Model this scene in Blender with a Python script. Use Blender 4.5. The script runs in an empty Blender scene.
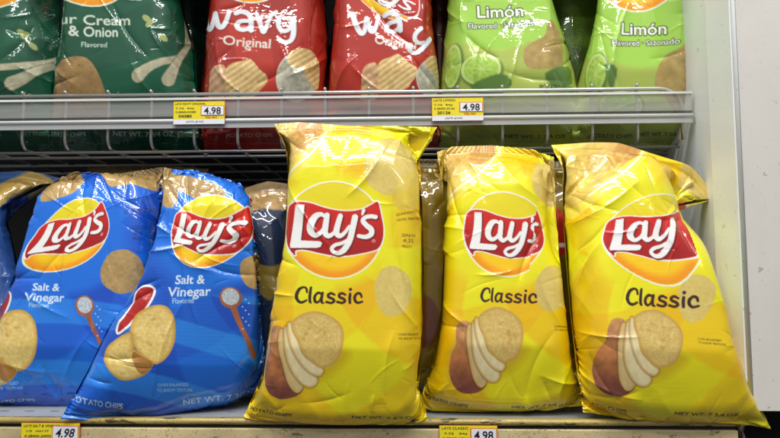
import bpy, bmesh, math, random
import numpy as np
from math import radians as R, sin, cos, pi

# ------------------------------------------------------------------ scene, camera
sc = bpy.context.scene
COL = sc.collection
FPX = 612.0                       # focal length in photo pixels (photo 780 wide)
CAM = np.array([0.0, -0.73, 0.1825])
PITCH, YAW, ROLL = R(4.2), R(1.8), R(0.23)
from mathutils import Matrix, Vector
cd = bpy.data.cameras.new('camera'); cam = bpy.data.objects.new('camera', cd); COL.objects.link(cam)
rot = Matrix.Rotation(YAW, 4, 'Z') @ Matrix.Rotation(R(90) + PITCH, 4, 'X') @ Matrix.Rotation(-ROLL, 4, 'Z')
cam.matrix_world = Matrix.Translation(Vector(CAM)) @ rot
cd.sensor_width = 36; cd.lens = FPX / 780 * 36; cd.clip_start = 0.02; cd.clip_end = 60
cd.dof.use_dof = False
sc.camera = cam
RM = np.array(rot.to_3x3())

def at(px, py, Y):
    """point of the plane y = Y that the photo shows at (px, py)"""
    d = RM @ np.array([(px - 390) / FPX, (219 - py) / FPX, -1.0])
    return CAM + d * ((Y - CAM[1]) / d[1])

def to_px(Q):
    d = (Q - CAM) @ RM
    return np.stack([390 + FPX*d[..., 0]/-d[..., 2], 219 - FPX*d[..., 1]/-d[..., 2]], -1)

# ------------------------------------------------------------------ object helpers
def tag(o, label=None, cat=None, group=None, kind=None):
    if label: o['label'] = label
    if cat: o['category'] = cat
    if group: o['group'] = group
    if kind: o['kind'] = kind
    return o

def empty(name, loc, label=None, cat=None, group=None):
    o = bpy.data.objects.new(name, None); COL.objects.link(o); o.location = loc
    o.empty_display_size = .02
    return tag(o, label, cat, group)

def link(name, me, m, parent=None, smooth=False):
    o = bpy.data.objects.new(name, me); COL.objects.link(o)
    if m: me.materials.append(m)
    if smooth: me.polygons.foreach_set('use_smooth', [True] * len(me.polygons))
    if parent:
        o.parent = parent
        me.transform(Matrix.Translation(-total_loc(parent)))
    return o

def total_loc(o):
    v = Vector((0, 0, 0))
    while o: v = v + Vector(o.location); o = o.parent
    return v

class MB:
    def __init__(s): s.v = []; s.f = []
    def box(s, a, b, bev=0.0):
        x0, y0, z0 = a; x1, y1, z1 = b; n = len(s.v)
        s.v += [(x0,y0,z0),(x1,y0,z0),(x1,y1,z0),(x0,y1,z0),(x0,y0,z1),(x1,y0,z1),(x1,y1,z1),(x0,y1,z1)]
        s.f += [tuple(n+i for i in q) for q in ((0,3,2,1),(4,5,6,7),(0,1,5,4),(1,2,6,5),(2,3,7,6),(3,0,4,7))]
        return s
    def tube(s, pts, r, n=10):
        pts = [Vector(p) for p in pts]; base = len(s.v); up = Vector((0.123, 0.31, 0.94)).normalized()
        for i, p in enumerate(pts):
            t = (pts[min(i+1, len(pts)-1)] - pts[max(i-1, 0)]).normalized()
            a = t.cross(up)
            if a.length < 1e-3: a = t.cross(Vector((1,0,0)))
            a.normalize(); b = t.cross(a)
            for k in range(n):
                th = 2*pi*k/n; s.v.append(tuple(p + (a*cos(th) + b*sin(th))*r))
        for i in range(len(pts)-1):
            for k in range(n):
                k2 = (k+1) % n; o = base + i*n
                s.f.append((o+k, o+k2, o+n+k2, o+n+k))
        s.f.append(tuple(base+k for k in range(n))); e = base + (len(pts)-1)*n
        s.f.append(tuple(e+n-1-k for k in range(n)))
        return s
    def prism(s, prof, x0, x1, nx=1, jit=0, closed=True):
        """profile of (y, z) pushed along x"""
        base = len(s.v); n = len(prof); rnd = random.Random(5)
        for i in range(nx+1):
            x = x0 + (x1-x0)*i/nx
            for (y, z) in prof: s.v.append((x, y + rnd.uniform(-jit, jit), z + rnd.uniform(-jit, jit)))
        for i in range(nx):
            for k in range(n if closed else n-1):
                k2 = (k+1) % n; o = base + i*n
                s.f.append((o+k, o+n+k, o+n+k2, o+k2))
        if closed:
            s.f.append(tuple(base+k for k in range(n)))
            s.f.append(tuple(base+nx*n+n-1-k for k in range(n)))
        return s
    def mesh(s, name):
        me = bpy.data.meshes.new(name); me.from_pydata(s.v, [], s.f); me.update()
        bm = bmesh.new(); bm.from_mesh(me); bmesh.ops.recalc_face_normals(bm, faces=bm.faces); bm.to_mesh(me); bm.free()
        return me
    def build(s, name, m, parent=None, smooth=False):
        return link(name, s.mesh(name), m, parent, smooth)

def bevel(o, w, seg=2):
    md = o.modifiers.new('b', 'BEVEL'); md.width = w; md.segments = seg; md.limit_method = 'ANGLE'
    return o

# ------------------------------------------------------------------ noise
_rs = np.random.RandomState(3)
_LAT = _rs.rand(256, 256)
def vnoise(x, y):
    xi = np.floor(x).astype(int); yi = np.floor(y).astype(int); fx = x - xi; fy = y - yi
    fx = fx*fx*(3-2*fx); fy = fy*fy*(3-2*fy)
    a = _LAT[yi & 255, xi & 255]; b = _LAT[yi & 255, (xi+1) & 255]
    c = _LAT[(yi+1) & 255, xi & 255]; d = _LAT[(yi+1) & 255, (xi+1) & 255]
    return (a*(1-fx)+b*fx)*(1-fy) + (c*(1-fx)+d*fx)*fy
def fbm(x, y, o=4):
    s = 0; a = .5
    for i in range(o): s = s + a*vnoise(x + 17*i, y + 31*i); x = x*2.03; y = y*2.03; a *= .5
    return s
def sm(e0, e1, x):
    t = np.clip((x-e0)/(e1-e0), 0, 1); return t*t*(3-2*t)

# ------------------------------------------------------------------ film bags: an inflated tube relaxed with position-based dynamics
def interp_curve(pts, t):
    p = np.array(pts, float); d = np.r_[0, np.cumsum(np.hypot(*np.diff(p[:, :2], axis=0).T))]
    d /= d[-1]
    return np.stack([np.interp(t, d, p[:, k]) for k in range(p.shape[1])], -1)

def coons(o, s, t):
    """o: dict top,bottom (left->right) and left,right (top->bottom) curves in photo px; s,t arrays 0..1"""
    T = interp_curve(o['top'], s); Bm = interp_curve(o['bottom'], s)
    L = interp_curve(o['left'], t); Rr = interp_curve(o['right'], t)
    s = s[..., None]; t = t[..., None]
    c00 = np.array(o['top'][0][:2], float); c10 = np.array(o['top'][-1][:2], float)
    c01 = np.array(o['bottom'][0][:2], float); c11 = np.array(o['bottom'][-1][:2], float)
    return (1-t)*T + t*Bm + (1-s)*L + s*Rr - ((1-s)*(1-t)*c00 + s*(1-t)*c10 + (1-s)*t*c01 + s*t*c11)

def cr_matrix(n_in, xs):
    """Catmull-Rom sampling matrix for positions xs in 0..n_in-1"""
    M = np.zeros((len(xs), n_in)); i = np.clip(np.floor(xs).astype(int), 0, n_in-2); f = xs - i
    w = [(-f + 2*f**2 - f**3)/2, (2 - 5*f**2 + 3*f**3)/2, (f + 4*f**2 - 3*f**3)/2, (-f**2 + f**3)/2]
    for k in range(4): np.add.at(M, (np.arange(len(xs)), np.clip(i-1+k, 0, n_in-1)), w[k])
    return M

def proj(P, ia, ib, L, k=1.0):
    A = P[ia]; B = P[ib]; d = B - A
    n = np.sqrt((d*d).sum(-1, keepdims=True)) + 1e-12
    c = d*(0.5*k*(1 - L/n)); P[ia] = A + c; P[ib] = B - c

def sim_bag(o, W0, H0, Yt, Yb, seed=1, thick=.04, levels=(16, 32, 64, 96), iters=(160, 110, 70, 40), fill=None, dents=(), seal=0.03, crump=0.004, ks=.25, back=.5, bend=.02, skew=0):
    rng = np.random.RandomState(seed)
    P = None
    for lv, nf in enumerate(levels):
        nv = int(round(nf*H0/W0)) + 1; nu = 2*nf
        tt = np.linspace(0, 1, nv)
        def plane(s, t):
            q = coons(o, s, t); Y = Yt + (Yb - Yt)*t
            if 'dy' in o: Y = Y + o['dy'](s, t)
            out = np.empty(q.shape[:-1] + (3,))
            d = np.stack([(q[..., 0]-390)/FPX, (219-q[..., 1])/FPX, -np.ones(q.shape[:-1])], -1) @ RM.T
            return CAM + d*((Y - CAM[1])/d[..., 1])[..., None]
        if P is None:
            S, T = np.meshgrid(np.linspace(0, 1, nf+1), tt)
            C = plane(S, T); bul = (np.sin(pi*S)*np.sin(pi*T))[..., None]*np.array([0, -1., 0])*thick*.5
            F = C + bul; Bk = C - bul
            P = np.concatenate([F, Bk[:, -2:0:-1]], 1)
        else:
            mu = cr_matrix(pnu+3, np.arange(nu)*pnu/nu + 1); mv = cr_matrix(pnv, np.linspace(0, pnv-1, nv))
            Pe = np.concatenate([P[:, -1:], P, P[:, :2]], 1)
            P = np.einsum('ij,jkc->ikc', mv, np.einsum('ij,kjc->kic', mu, Pe))
        pnu, pnv = nu, nv
        P = P + rng.randn(*P.shape)*crump*(0.5**lv)*np.array([.3, 1, .3])
        V = np.zeros_like(P)
        W0_, H0_ = W0*1.03, H0*1.03; hx = W0_/nf; hz = H0_/(nv-1); hd = math.hypot(hx, hz)
        GL = plane(np.zeros(nv), tt); GR = plane(np.ones(nv), tt)
        GT = plane(np.linspace(0, 1, nf+1), np.zeros(nf+1)); GB = plane(np.linspace(0, 1, nf+1), np.ones(nf+1))
        Yc = (Yt + (Yb - Yt)*tt)[:, None]
        sr = np.r_[np.arange(nf+1)/nf, np.arange(nf-1, 0, -1)/nf]
        hzc = (hz*(1 - skew*sr))[None, :, None]; hdc = np.sqrt(hx*hx + hzc*hzc)
        if 'dy' in o: Yc = Yc + o['dy'](sr[None, :], tt[:, None])
        else: Yc = np.repeat(Yc, nu, 1)
        prof = (fill(tt) if fill else np.minimum(1, .35 + .9*np.sin(pi*np.clip(tt*.93+.05, 0, 1))))[:, None]*thick
        es = np.minimum(sr, 1-sr)[None, :]; et = np.minimum(tt, 1-tt)[:, None]     # flat ears where the seals meet the sides
        lim = np.maximum(prof*np.clip(.06 + (es*1.1 + et*2.2)/.42, 0, 1), .0015)
        nse = max(1, int(round(seal*(nv-1))))
        dz = []
        for (ds, dt, rs, rt, dep, side) in dents:
            S, T = np.meshgrid(np.arange(nf+1)/nf, tt)
            w = np.exp(-((S-ds)/rs)**2 - ((T-dt)/rt)**2); dz.append((w, dep))
        pres = hx*0.055
        ev = slice(0, nv-1, 2), slice(1, nv, 2); ov = slice(1, nv-1, 2), slice(2, nv, 2)
        ne = (nv)//2; no = (nv-1)//2
        for it in range(iters[lv]):
            du = np.roll(P, -1, 1) - np.roll(P, 1, 1); dv = np.empty_like(P)
            dv[1:-1] = P[2:] - P[:-2]; dv[0] = P[1]-P[0]; dv[-1] = P[-1]-P[-2]
            N = np.cross(du, dv); N /= np.sqrt((N*N).sum(-1, keepdims=True)) + 1e-12
            ramp = 1.0 if lv else min(1, it/60)
            V = V*.86 - N*pres*ramp
            P0 = P.copy(); P = P + V
            for sweep in range(3):
                # around
                proj(P, np.s_[:, 0:nu:2], np.s_[:, 1:nu:2], hx)
                Q = np.roll(P, -1, 1); proj(Q, np.s_[:, 0:nu:2], np.s_[:, 1:nu:2], hx); P = np.roll(Q, 1, 1)
                # down
                proj(P, np.s_[0:2*ne:2], np.s_[1:2*ne:2], hzc)
                proj(P, np.s_[1:2*no+1:2], np.s_[2:2*no+1:2], hzc)
                # shear, both diagonals
                for dj in (1, -1):
                    Q = np.roll(P, -dj, 1)
                    for a0, cnt in ((0, ne), (1, no)):
                        A = P[a0:a0+2*cnt:2]; B = Q[a0+1:a0+2*cnt:2] if cnt else None
                        d = B - A; n = np.sqrt((d*d).sum(-1, keepdims=True)) + 1e-12
                        c = d*(0.5*.6*(1 - hdc/n)); P[a0:a0+2*cnt:2] = A + c
                        P[a0+1:a0+2*cnt:2] = np.roll(B - c, dj, 1)
                        Q = np.roll(P, -dj, 1)
                # bending (keeps creases from collapsing)
                kb = bend
                lap = (np.roll(P, 1, 1) + np.roll(P, -1, 1))*.5 - P; P = P + lap*kb*.5
                P[1:-1] += ((P[2:] + P[:-2])*.5 - P[1:-1])*kb*.5
                # seals: the two films lie together
                for rows in (slice(0, nse+1), slice(nv-nse-1, nv)):
                    F = P[rows, 1:nf]; Bk = P[rows, nu-1:nf:-1]; m = (F + Bk)*.5
                    e = np.array([0, .0005, 0]); P[rows, 1:nf] = m - e; P[rows, nu-1:nf:-1] = m + e
                # guides
                P[:, 0, [0, 2]] += (GL[:, [0, 2]] - P[:, 0, [0, 2]])*ks; P[:, nf, [0, 2]] += (GR[:, [0, 2]] - P[:, nf, [0, 2]])*ks
                P[:, 0, 1] += (GL[:, 1] - P[:, 0, 1])*ks*.3; P[:, nf, 1] += (GR[:, 1] - P[:, nf, 1])*ks*.3
                P[0, :nf+1] += (GT - P[0, :nf+1])*.35; P[-1, :nf+1] += (GB - P[-1, :nf+1])*.35
                for w, dep in dz: P[:, :nf+1, 1] += w*(Yc[:, :nf+1] + dep - P[:, :nf+1, 1])*.25*(w > .15)
                # thickness limits and the shelf
                kx = (P[..., 1] - CAM[1])/(Yc - CAM[1])           # keep the film inside the bag's outline
                lo_ = GL[:, :1]*kx; hi_ = GR[:, :1]*kx
                P[..., 0] += .6*(np.maximum(lo_ - P[..., 0], 0) - np.maximum(P[..., 0] - hi_, 0))
                P[..., 1] = np.clip(P[..., 1], Yc - lim, Yc + lim*back)
            V = P - P0
            mv_ = hx*.5; V = np.clip(V, -mv_, mv_)
    nf = levels[-1]
    F = P[:, :nf+1].copy(); Bk = np.concatenate([P[:, :1], P[:, :nf-1:-1]], 1)
    return F, Bk

def print_layout(F, nr, nc):
    """smooth cubic layout of the print over the front film, in photo-pixel units"""
    S, T = np.meshgrid(np.linspace(0, 1, nc), np.linspace(0, 1, nr)); px = to_px(F)
    k = (S > .10) & (S < .90) & (T > .03) & (T < .97)
    bas = lambda s, t: np.stack([s**i*t**j for i in range(4) for j in range(5) if i+j <= 5], -1)
    K, *_ = np.linalg.lstsq(bas(S[k]*2-1, T[k]*2-1), px[k], rcond=None)
    def lay(s, t):
        c = np.clip(s, .10, .90); v = bas(c*2-1, t*2-1) @ K
        d = (bas(c*2-1+.02, t*2-1) - bas(c*2-1-.02, t*2-1)) @ K/.02      # carry on round the side at the same scale
        w = np.linalg.norm(px[:, -1] - px[:, 0], axis=-1).mean()
        d = d/np.linalg.norm(d, axis=-1, keepdims=True)*w*1.05
        return v + (s-c)[..., None]*d
    return lay

def creases(f, q, S, T, seed, amp, lines=(), n=30):
    """sharp film creases and facets pushed along the surface normal; q is the print layout"""
    rng = np.random.RandomState(seed+100); X = q[..., 0]; Y = q[..., 1]
    du = np.gradient(f, axis=1); dv = np.gradient(f, axis=0); Nn = np.cross(du, dv); Nn /= np.linalg.norm(Nn, axis=-1, keepdims=True)+1e-12
    edge = np.clip(sm(.30, .05, S) + sm(.70, .95, S) + sm(.32, .05, T) + .8*sm(.80, .95, T), 0, 1)
    mask = .04 + .96*edge
    wx = X + 9*(vnoise(X/23+seed, Y/23)-.5); wy = Y + 9*(vnoise(X/21, Y/27+seed)-.5)
    h = np.zeros_like(X)
    for sc_, a_, ang in ((38, 1.1, .5), (30, .8, -.7), (17, .30, .9), (11, .16, -.4)):
        u = (wx*cos(ang)+wy*sin(ang))/sc_; v = (-wx*sin(ang)+wy*cos(ang))/(sc_*2.1)
        h += a_*np.abs(vnoise(u+seed*3.1, v+seed*1.7)*2-1)
    h = -h*.0022*amp*mask*(1 + 1.3*sm(.24, .10, T))
    P_ = []
    for k in range(n):
        side = rng.rand(); t0 = rng.rand()
        if side < .3: s0, ang = rng.uniform(0, .22), rng.uniform(-.9, .9)
        elif side < .6: s0, ang = rng.uniform(.78, 1), rng.uniform(-.9, .9)
        elif side < .85: s0, t0, ang = rng.uniform(0, 1), rng.uniform(.02, .22), rng.uniform(.6, 2.5)
        else: s0, t0, ang = rng.uniform(0, 1), rng.uniform(.85, .98), rng.uniform(.9, 2.2)
        i = min(int(t0*(X.shape[0]-1)), X.shape[0]-1); j = min(int(s0*(X.shape[1]-1)), X.shape[1]-1)
        L = rng.uniform(8, 34); x0, y0 = X[i, j], Y[i, j]
        P_.append((x0-L*cos(ang), y0-L*sin(ang), x0+L*cos(ang), y0+L*sin(ang), rng.choice([-1, 1])*rng.uniform(.8, 2.4)*amp, rng.uniform(2, 5)))
    for k in range(int(n*.6)):                      # puckers running in from the seals
        t0 = .035 if rng.rand() < .5 else .965; s0 = rng.uniform(.04, .96); ang = pi/2 + rng.uniform(-.35, .35)
        i = int(t0*(X.shape[0]-1)); j = int(s0*(X.shape[1]-1)); L = rng.uniform(5, 15); x0, y0 = X[i, j], Y[i, j]
        P_.append((x0-L*cos(ang), y0-L*sin(ang), x0+L*cos(ang), y0+L*sin(ang), rng.choice([-1, 1])*rng.uniform(.5, 1.2)*amp, rng.uniform(.9, 2)))
    for k in range(int(n*1.6)):                      # hairline creases, fanning from the top and the sides
        s0, t0 = rng.rand(), rng.rand()**1.3; ang = rng.uniform(0, pi)
        if abs(s0-.5) < .3 and .25 < t0 < .85 and rng.rand() < .6: continue
        i = min(int(t0*(X.shape[0]-1)), X.shape[0]-1); j = min(int(s0*(X.shape[1]-1)), X.shape[1]-1)
        L = rng.uniform(6, 26); x0, y0 = X[i, j], Y[i, j]
        P_.append((x0-L*cos(ang), y0-L*sin(ang), x0+L*cos(ang), y0+L*sin(ang), rng.choice([-1, 1])*rng.uniform(.25, .6)*amp, rng.uniform(.6, 1.3)))
    for (x0, y0, x1, y1, a_, w_) in P_ + list(lines):
        g = 4*w_ + 2
        idx = np.nonzero((X > min(x0, x1)-g) & (X < max(x0, x1)+g) & (Y > min(y0, y1)-g) & (Y < max(y0, y1)+g))
        if not len(idx[0]): continue
        x = X[idx]; y = Y[idx]; ex, ey = x1-x0, y1-y0; LL = ex*ex+ey*ey
        t = np.clip(((x-x0)*ex+(y-y0)*ey)/LL, 0, 1); bow = .06*math.sqrt(LL)*np.sin(pi*t)
        d = ((x-x0)*ey - (y-y0)*ex)/math.sqrt(LL) + bow; d = np.where((t <= 0) | (t >= 1), np.hypot(x-x0-t*ex, y-y0-t*ey), np.abs(d))
        h[idx] += a_*.001*np.exp(-d/w_)*np.sin(pi*np.clip(t, .02, .98))**.7
    h *= sm(.02, .06, T)*sm(.985, .95, T)
    return f - Nn*h[..., None]*NSGN
NSGN = 1.0

def grid_faces(nr, nc, off, flip):
    i = np.arange(nr-1)[:, None]*nc + np.arange(nc-1)[None]
    q = np.stack([i, i+1, i+nc+1, i+nc], -1) if flip else np.stack([i, i+nc, i+nc+1, i+1], -1)
    return q.reshape(-1, 4) + off

def np_mesh(name, vs, fs, cols=None, uvs=None):
    me = bpy.data.meshes.new(name)
    me.vertices.add(len(vs)); me.vertices.foreach_set('co', np.ascontiguousarray(vs, dtype=np.float32).ravel())
    me.loops.add(len(fs)*4); me.loops.foreach_set('vertex_index', fs.ravel().astype(np.int32))
    me.polygons.add(len(fs)); me.polygons.foreach_set('loop_start', np.arange(0, len(fs)*4, 4, dtype=np.int32))
    me.update(calc_edges=True); me.polygons.foreach_set('use_smooth', np.ones(len(fs), bool))
    if cols is not None:
        a = me.color_attributes.new('print', 'FLOAT_COLOR', 'POINT')
        c = np.ones((len(vs), 4), np.float32); c[:, :3] = cols; a.data.foreach_set('color', c.ravel())
    if uvs is not None:
        uv = me.uv_layers.new(name='film'); uv.data.foreach_set('uv', uvs[fs.ravel()].astype(np.float32).ravel())
    return me
# ------------------------------------------------------------------ printed film artwork, evaluated at every point of the film
def srgb(c):
    c = np.clip(np.asarray(c, float), 0, 1)
    return np.where(c <= .04045, c/12.92, ((c+.055)/1.055)**2.4)
_txt = {}
def glyph_edges(s):
    """outline edges of a word in the built-in font, size 1, baseline 0"""
    if s not in _txt:
        cu = bpy.data.curves.new('t', 'FONT'); cu.body = s; cu.resolution_u = 3
        ob = bpy.data.objects.new('t', cu); me = bpy.data.meshes.new_from_object(ob)
        n = {}
        for p in me.polygons:
            for e in p.edge_keys: n[e] = n.get(e, 0) + 1
        co = np.array([v.co[:2] for v in me.vertices]).reshape(-1, 2)
        E = np.array([[co[a], co[b]] for (a, b), k in n.items() if k == 1])
        E[..., 0] -= E[..., 0].min()
        bpy.data.objects.remove(ob); bpy.data.curves.remove(cu); bpy.data.meshes.remove(me)
        _txt[s] = E
    return _txt[s]

def smooth_poly(pts, n=6, closed=True):
    p = np.array(pts, float); m = len(p); out = []
    for i in range(m if closed else m-1):
        a, b, c, d = (p[(i-1) % m], p[i], p[(i+1) % m], p[(i+2) % m]) if closed else (p[max(i-1, 0)], p[i], p[i+1], p[min(i+2, m-1)])
        for k in range(n):
            f = k/n; out.append(b + .5*f*(c-a + f*(2*a-5*b+4*c-d + f*(3*(b-c)+d-a))))
    if not closed: out.append(p[-1])
    return np.array(out)

class Aff:
    """similarity + shear placing canonical art in a bag's own flat layout"""
    def __init__(s, cx, cy, sc=1, rot=0, sx=1, shear=0, c0=(0, 0), sy=1):
        r = R(rot); m = np.array([[cos(r), -sin(r)], [sin(r), cos(r)]]) @ np.array([[1, shear], [0, 1]]) @ np.diag([sc*sx, sc*sy])
        s.m = m; s.t = np.array([cx, cy], float); s.c0 = np.array(c0, float); s.sc = sc
    def __call__(s, p):
        p = np.array(p, float); q = p.copy(); q[..., :2] = (p[..., :2] - s.c0) @ s.m.T + s.t
        if p.shape[-1] > 2: q[..., 2:] = p[..., 2:]*s.sc
        return q
IDA = Aff(0, 0)

def fit(pairs):
    """low-order layout fit: bag-flat positions -> canonical positions, from matching points (canonical, here)"""
    C = np.array([p[0] for p in pairs], float); H = np.array([p[1] for p in pairs], float); m = H.mean(0)
    sc_ = 40.
    def basis(x, y):
        u = (x-m[0])/sc_; v = (y-m[1])/sc_; b = [np.ones_like(u), u, v]
        if len(pairs) >= 6: b += [u*u, u*v, v*v]
        return np.stack(b, -1)
    B = basis(H[:, 0], H[:, 1]); reg = np.diag([0, 0, 0, .03, .03, .03][:B.shape[1]])
    K = np.linalg.solve(B.T @ B + reg, B.T @ C)
    def f(X, Y):
        q = basis(X, Y) @ K; lo = H.min(0)-7; hi = H.max(0)+7; r = (X < lo[0]) | (X > hi[0]) | (Y < lo[1]) | (Y > hi[1])
        q[r] = 1e6; return q[..., 0], q[..., 1]
    return f

def pleat(f, jumps):
    """print hidden inside a pleat: beyond the fold line the canonical position jumps by gap"""
    def g(X, Y):
        x, y = f(X, Y)
        for (x0, y0, x1, y1, gap, ylim) in jumps:
            k = ((X-x0)*(y1-y0) - (Y-y0)*(x1-x0))/math.hypot(x1-x0, y1-y0)*math.copysign(1, y1-y0)*math.copysign(1, gap)
            x = x + gap*sm(-.3, .3, k)*(Y < ylim)
        return x, y
    return g

class Art:
    def within(s, f, fn):
        k = (s.X, s.Y); s.X, s.Y = f(*k); fn(); s.X, s.Y = k
    def __init__(s, X, Y, base, aa=.32):
        s.X = X; s.Y = Y; s.c = np.tile(np.array(base, float), X.shape + (1,)); s.aa = aa
    def blend(s, idx, a, col):
        col = np.asarray(col(s.X[idx], s.Y[idx]) if callable(col) else col, float); a = a[..., None]
        s.c[idx] = s.c[idx]*(1-a) + col*a
    def sel(s, x0, y0, x1, y1):
        return np.nonzero((s.X > x0-2) & (s.X < x1+2) & (s.Y > y0-2) & (s.Y < y1+2))
    def edges(s, E, col, grow=0, alpha=1, soft=None):
        aa = soft or s.aa; g = max(grow, 0) + aa
        lo = E.reshape(-1, 2).min(0) - g; hi = E.reshape(-1, 2).max(0) + g
        idx = s.sel(lo[0], lo[1], hi[0], hi[1])
        if len(idx[0]) == 0: return
        x = s.X[idx]; y = s.Y[idx]; ins = np.zeros(len(x), bool); d2 = np.full(len(x), 1e9)
        for (ax, ay), (bx, by) in E:
            if ay != by:
                h = (ay > y) != (by > y)
                ins ^= h & (x < (bx-ax)*(y-ay)/(by-ay) + ax)
            ex, ey = bx-ax, by-ay; L = ex*ex+ey*ey+1e-12
            t = np.clip(((x-ax)*ex+(y-ay)*ey)/L, 0, 1); dx = x-ax-t*ex; dy = y-ay-t*ey
            np.minimum(d2, dx*dx+dy*dy, out=d2)
        sd = np.where(ins, -1, 1)*np.sqrt(d2) - grow
        s.blend(idx, alpha*np.clip(.5 - sd/(2*aa), 0, 1), col)
    def poly(s, pts, col, grow=0, alpha=1, smooth=0, soft=None, A=IDA):
        p = A(np.array(pts, float)[:, :2])
        if smooth: p = smooth_poly(p, smooth)
        s.edges(np.stack([p, np.roll(p, -1, 0)], 1), col, grow, alpha, soft)
    def ell(s, cx, cy, rx, ry, col, rot=0, alpha=1, soft=None, A=IDA, wob=0, seed=0):
        th = np.linspace(0, 2*pi, 40, endpoint=False); r = R(rot)
        k = 1 + wob*(np.sin(3*th+seed) + .6*np.sin(5*th+2*seed) + .5*np.sin(8*th+seed*3))
        x = rx*np.cos(th)*k; y = ry*np.sin(th)*k
        s.poly(np.stack([cx + x*cos(r) - y*sin(r), cy + x*sin(r) + y*cos(r)], 1), col, 0, alpha, 0, soft, A)
    def strokes(s, ST, col, grow=0, A=IDA, off=(0, 0), alpha=1, k=1.0):
        """tapered round strokes: lists of (x, y, r)"""
        P = []
        for st in ST:
            q = np.array(st, float)
            if len(q) == 1: q = np.repeat(q, 2, 0)
            q = smooth_poly(q, 5, False) if len(q) > 2 else q
            q = q*[1, 1, k]; q = A(q); q[:, 0] += off[0]; q[:, 1] += off[1]; P.append(q)
        al = np.concatenate(P); g = al[:, 2].max() + abs(grow) + 1
        idx = s.sel(al[:, 0].min()-g, al[:, 1].min()-g, al[:, 0].max()+g, al[:, 1].max()+g)
        if len(idx[0]) == 0: return
        x = s.X[idx]; y = s.Y[idx]; sd = np.full(len(x), 1e9)
        for q in P:
            for a, b in zip(q[:-1], q[1:]):
                ex, ey = b[0]-a[0], b[1]-a[1]; L = ex*ex+ey*ey+1e-9
                t = np.clip(((x-a[0])*ex+(y-a[1])*ey)/L, 0, 1)
                d = np.hypot(x-a[0]-t*ex, y-a[1]-t*ey) - (a[2]+(b[2]-a[2])*t)
                np.minimum(sd, d, out=sd)
        s.blend(idx, alpha*np.clip(.5 - (sd-grow)/(2*s.aa), 0, 1), col)
    def text(s, word, x, y, size, col, A=IDA, bold=0, rot=0, sx=1, shear=0, alpha=1, width=None, arc=0):
        E = glyph_edges(word).copy()
        if width: sx = width/(E[..., 0].max()*size)
        E = E*[size*sx, -size]; E[..., 0] -= E[..., 1]*shear
        if arc: E[..., 1] += arc*((E[..., 0]/E[..., 0].max()*2-1)**2-1)
        r = R(rot); E = np.stack([x + E[..., 0]*cos(r) - E[..., 1]*sin(r), y + E[..., 0]*sin(r) + E[..., 1]*cos(r)], -1)
        s.edges(A(E), col, bold, alpha)

W_ = (.93, .93, .92); RED = (.74, .09, .07)
O1 = lambda L: [[((x/5.473)+280, (y/5.473)+190, r/5.473) for x, y, r in st] for st in L]
LOGO_L = [(280+x/5.473, 190+y/5.473) for x, y in [(94,80),(131,78),(112,278),(212,279),(222,288),(214,307),(196,313),(66,317),(63,305)]]
LOGO_ST = O1([
    [(238,135,10),(218,124,12),(188,138,17),(164,185,19),(166,225,18),(190,244,14),(222,222,11),(243,180,11),(252,135,14)],
    [(252,128,15),(243,190,17),(240,225,17),(258,246,14),(285,232,11),(306,205,7)],
    [(327,132,15),(310,190,17),(305,225,17),(322,245,14),(350,228,11),(378,190,9)],
    [(412,138,18),(398,200,18),(380,270,18),(350,322,17),(318,343,13),(290,338,11),(278,318,11),(298,297,11),(338,285,10),(382,258,8)],
    [(461,100,11),(454,122,6)],
    [(530,138,12),(500,134,12),(470,140,12),(458,160,14),(478,184,15),(505,208,16),(504,235,15),(475,250,13),(433,245,11)]])
BAN = [(270+x/3.127, 160+y/3.127) for x, y in [(52,178),(60,148),(82,131),(120,130),(165,143),(215,152),(262,152),(300,143),(330,128),(341,126),(350,160),(358,205),(356,245),(340,276),(300,288),(250,297),(200,299),(150,290),(105,281),(82,285),(80,300),(60,270),(48,225)]]
def logo(a, A, lines=W_, full=True):
    C = (334.7, 229.5)
    a.ell(*C, 50.6, 50.6, lines, A=A)
    a.ell(*C, 49.2, 49.2, (.88, .74, .06), A=A)
    # warm sun: pale above, orange low
    inv = np.linalg.inv(A.m)
    def sun(x, y):
        q = np.stack([x - A.t[0], y - A.t[1]], -1) @ inv.T + A.c0
        t = sm(-46, 40, q[..., 1]-C[1])[..., None]; k = sm(20, 50, np.hypot(q[..., 0]-C[0]+8, q[..., 1]-C[1]+10))[..., None]
        c = np.array((.88, .82, .10))*(1-t) + np.array((.96, .78, .05))*t; k = sm(37, 47, np.hypot(q[..., 0]-C[0], q[..., 1]-C[1]))[..., None]*sm(0, 30, q[..., 1]-C[1])[..., None]
        return c*(1-k*.85) + np.array((.94, .55, .03))*k*.85
    a.ell(*C, 48.6, 48.6, sun, A=A)
    a.poly(BAN, lines, grow=1.3*A.sc, smooth=4, A=A)
    def red(x, y):
        q = np.stack([x - A.t[0], y - A.t[1]], -1) @ inv.T + A.c0
        t = sm(-30, 30, q[..., 1]-C[1])[..., None]
        return np.array((.80, .11, .07))*(1-t) + np.array((.62, .05, .05))*t
    a.poly(BAN, red, smooth=4, A=A)
    sh = (.42, .02, .03)
    a.poly(LOGO_L, sh, grow=.9*A.sc, A=_shift(A, .9, 1.1))
    ST = LOGO_ST if full else LOGO_ST[:4]
    a.strokes(ST, sh, grow=.6*A.sc, A=_shift(A, .9, 1.1))
    a.poly(LOGO_L, W_, grow=.5*A.sc, A=A); a.strokes(ST, W_, A=A)
    if full: a.text('®', 373, 242, 5, W_, A=A)
def put_logo(a, L):
    if isinstance(L, Aff): logo(a, L)
    elif isinstance(L, tuple): a.within(pleat(fit(L[0]), L[1]), lambda: logo(a, IDA, full=len(L) < 3))
    else: a.within(fit(L), lambda: logo(a, IDA))
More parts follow.
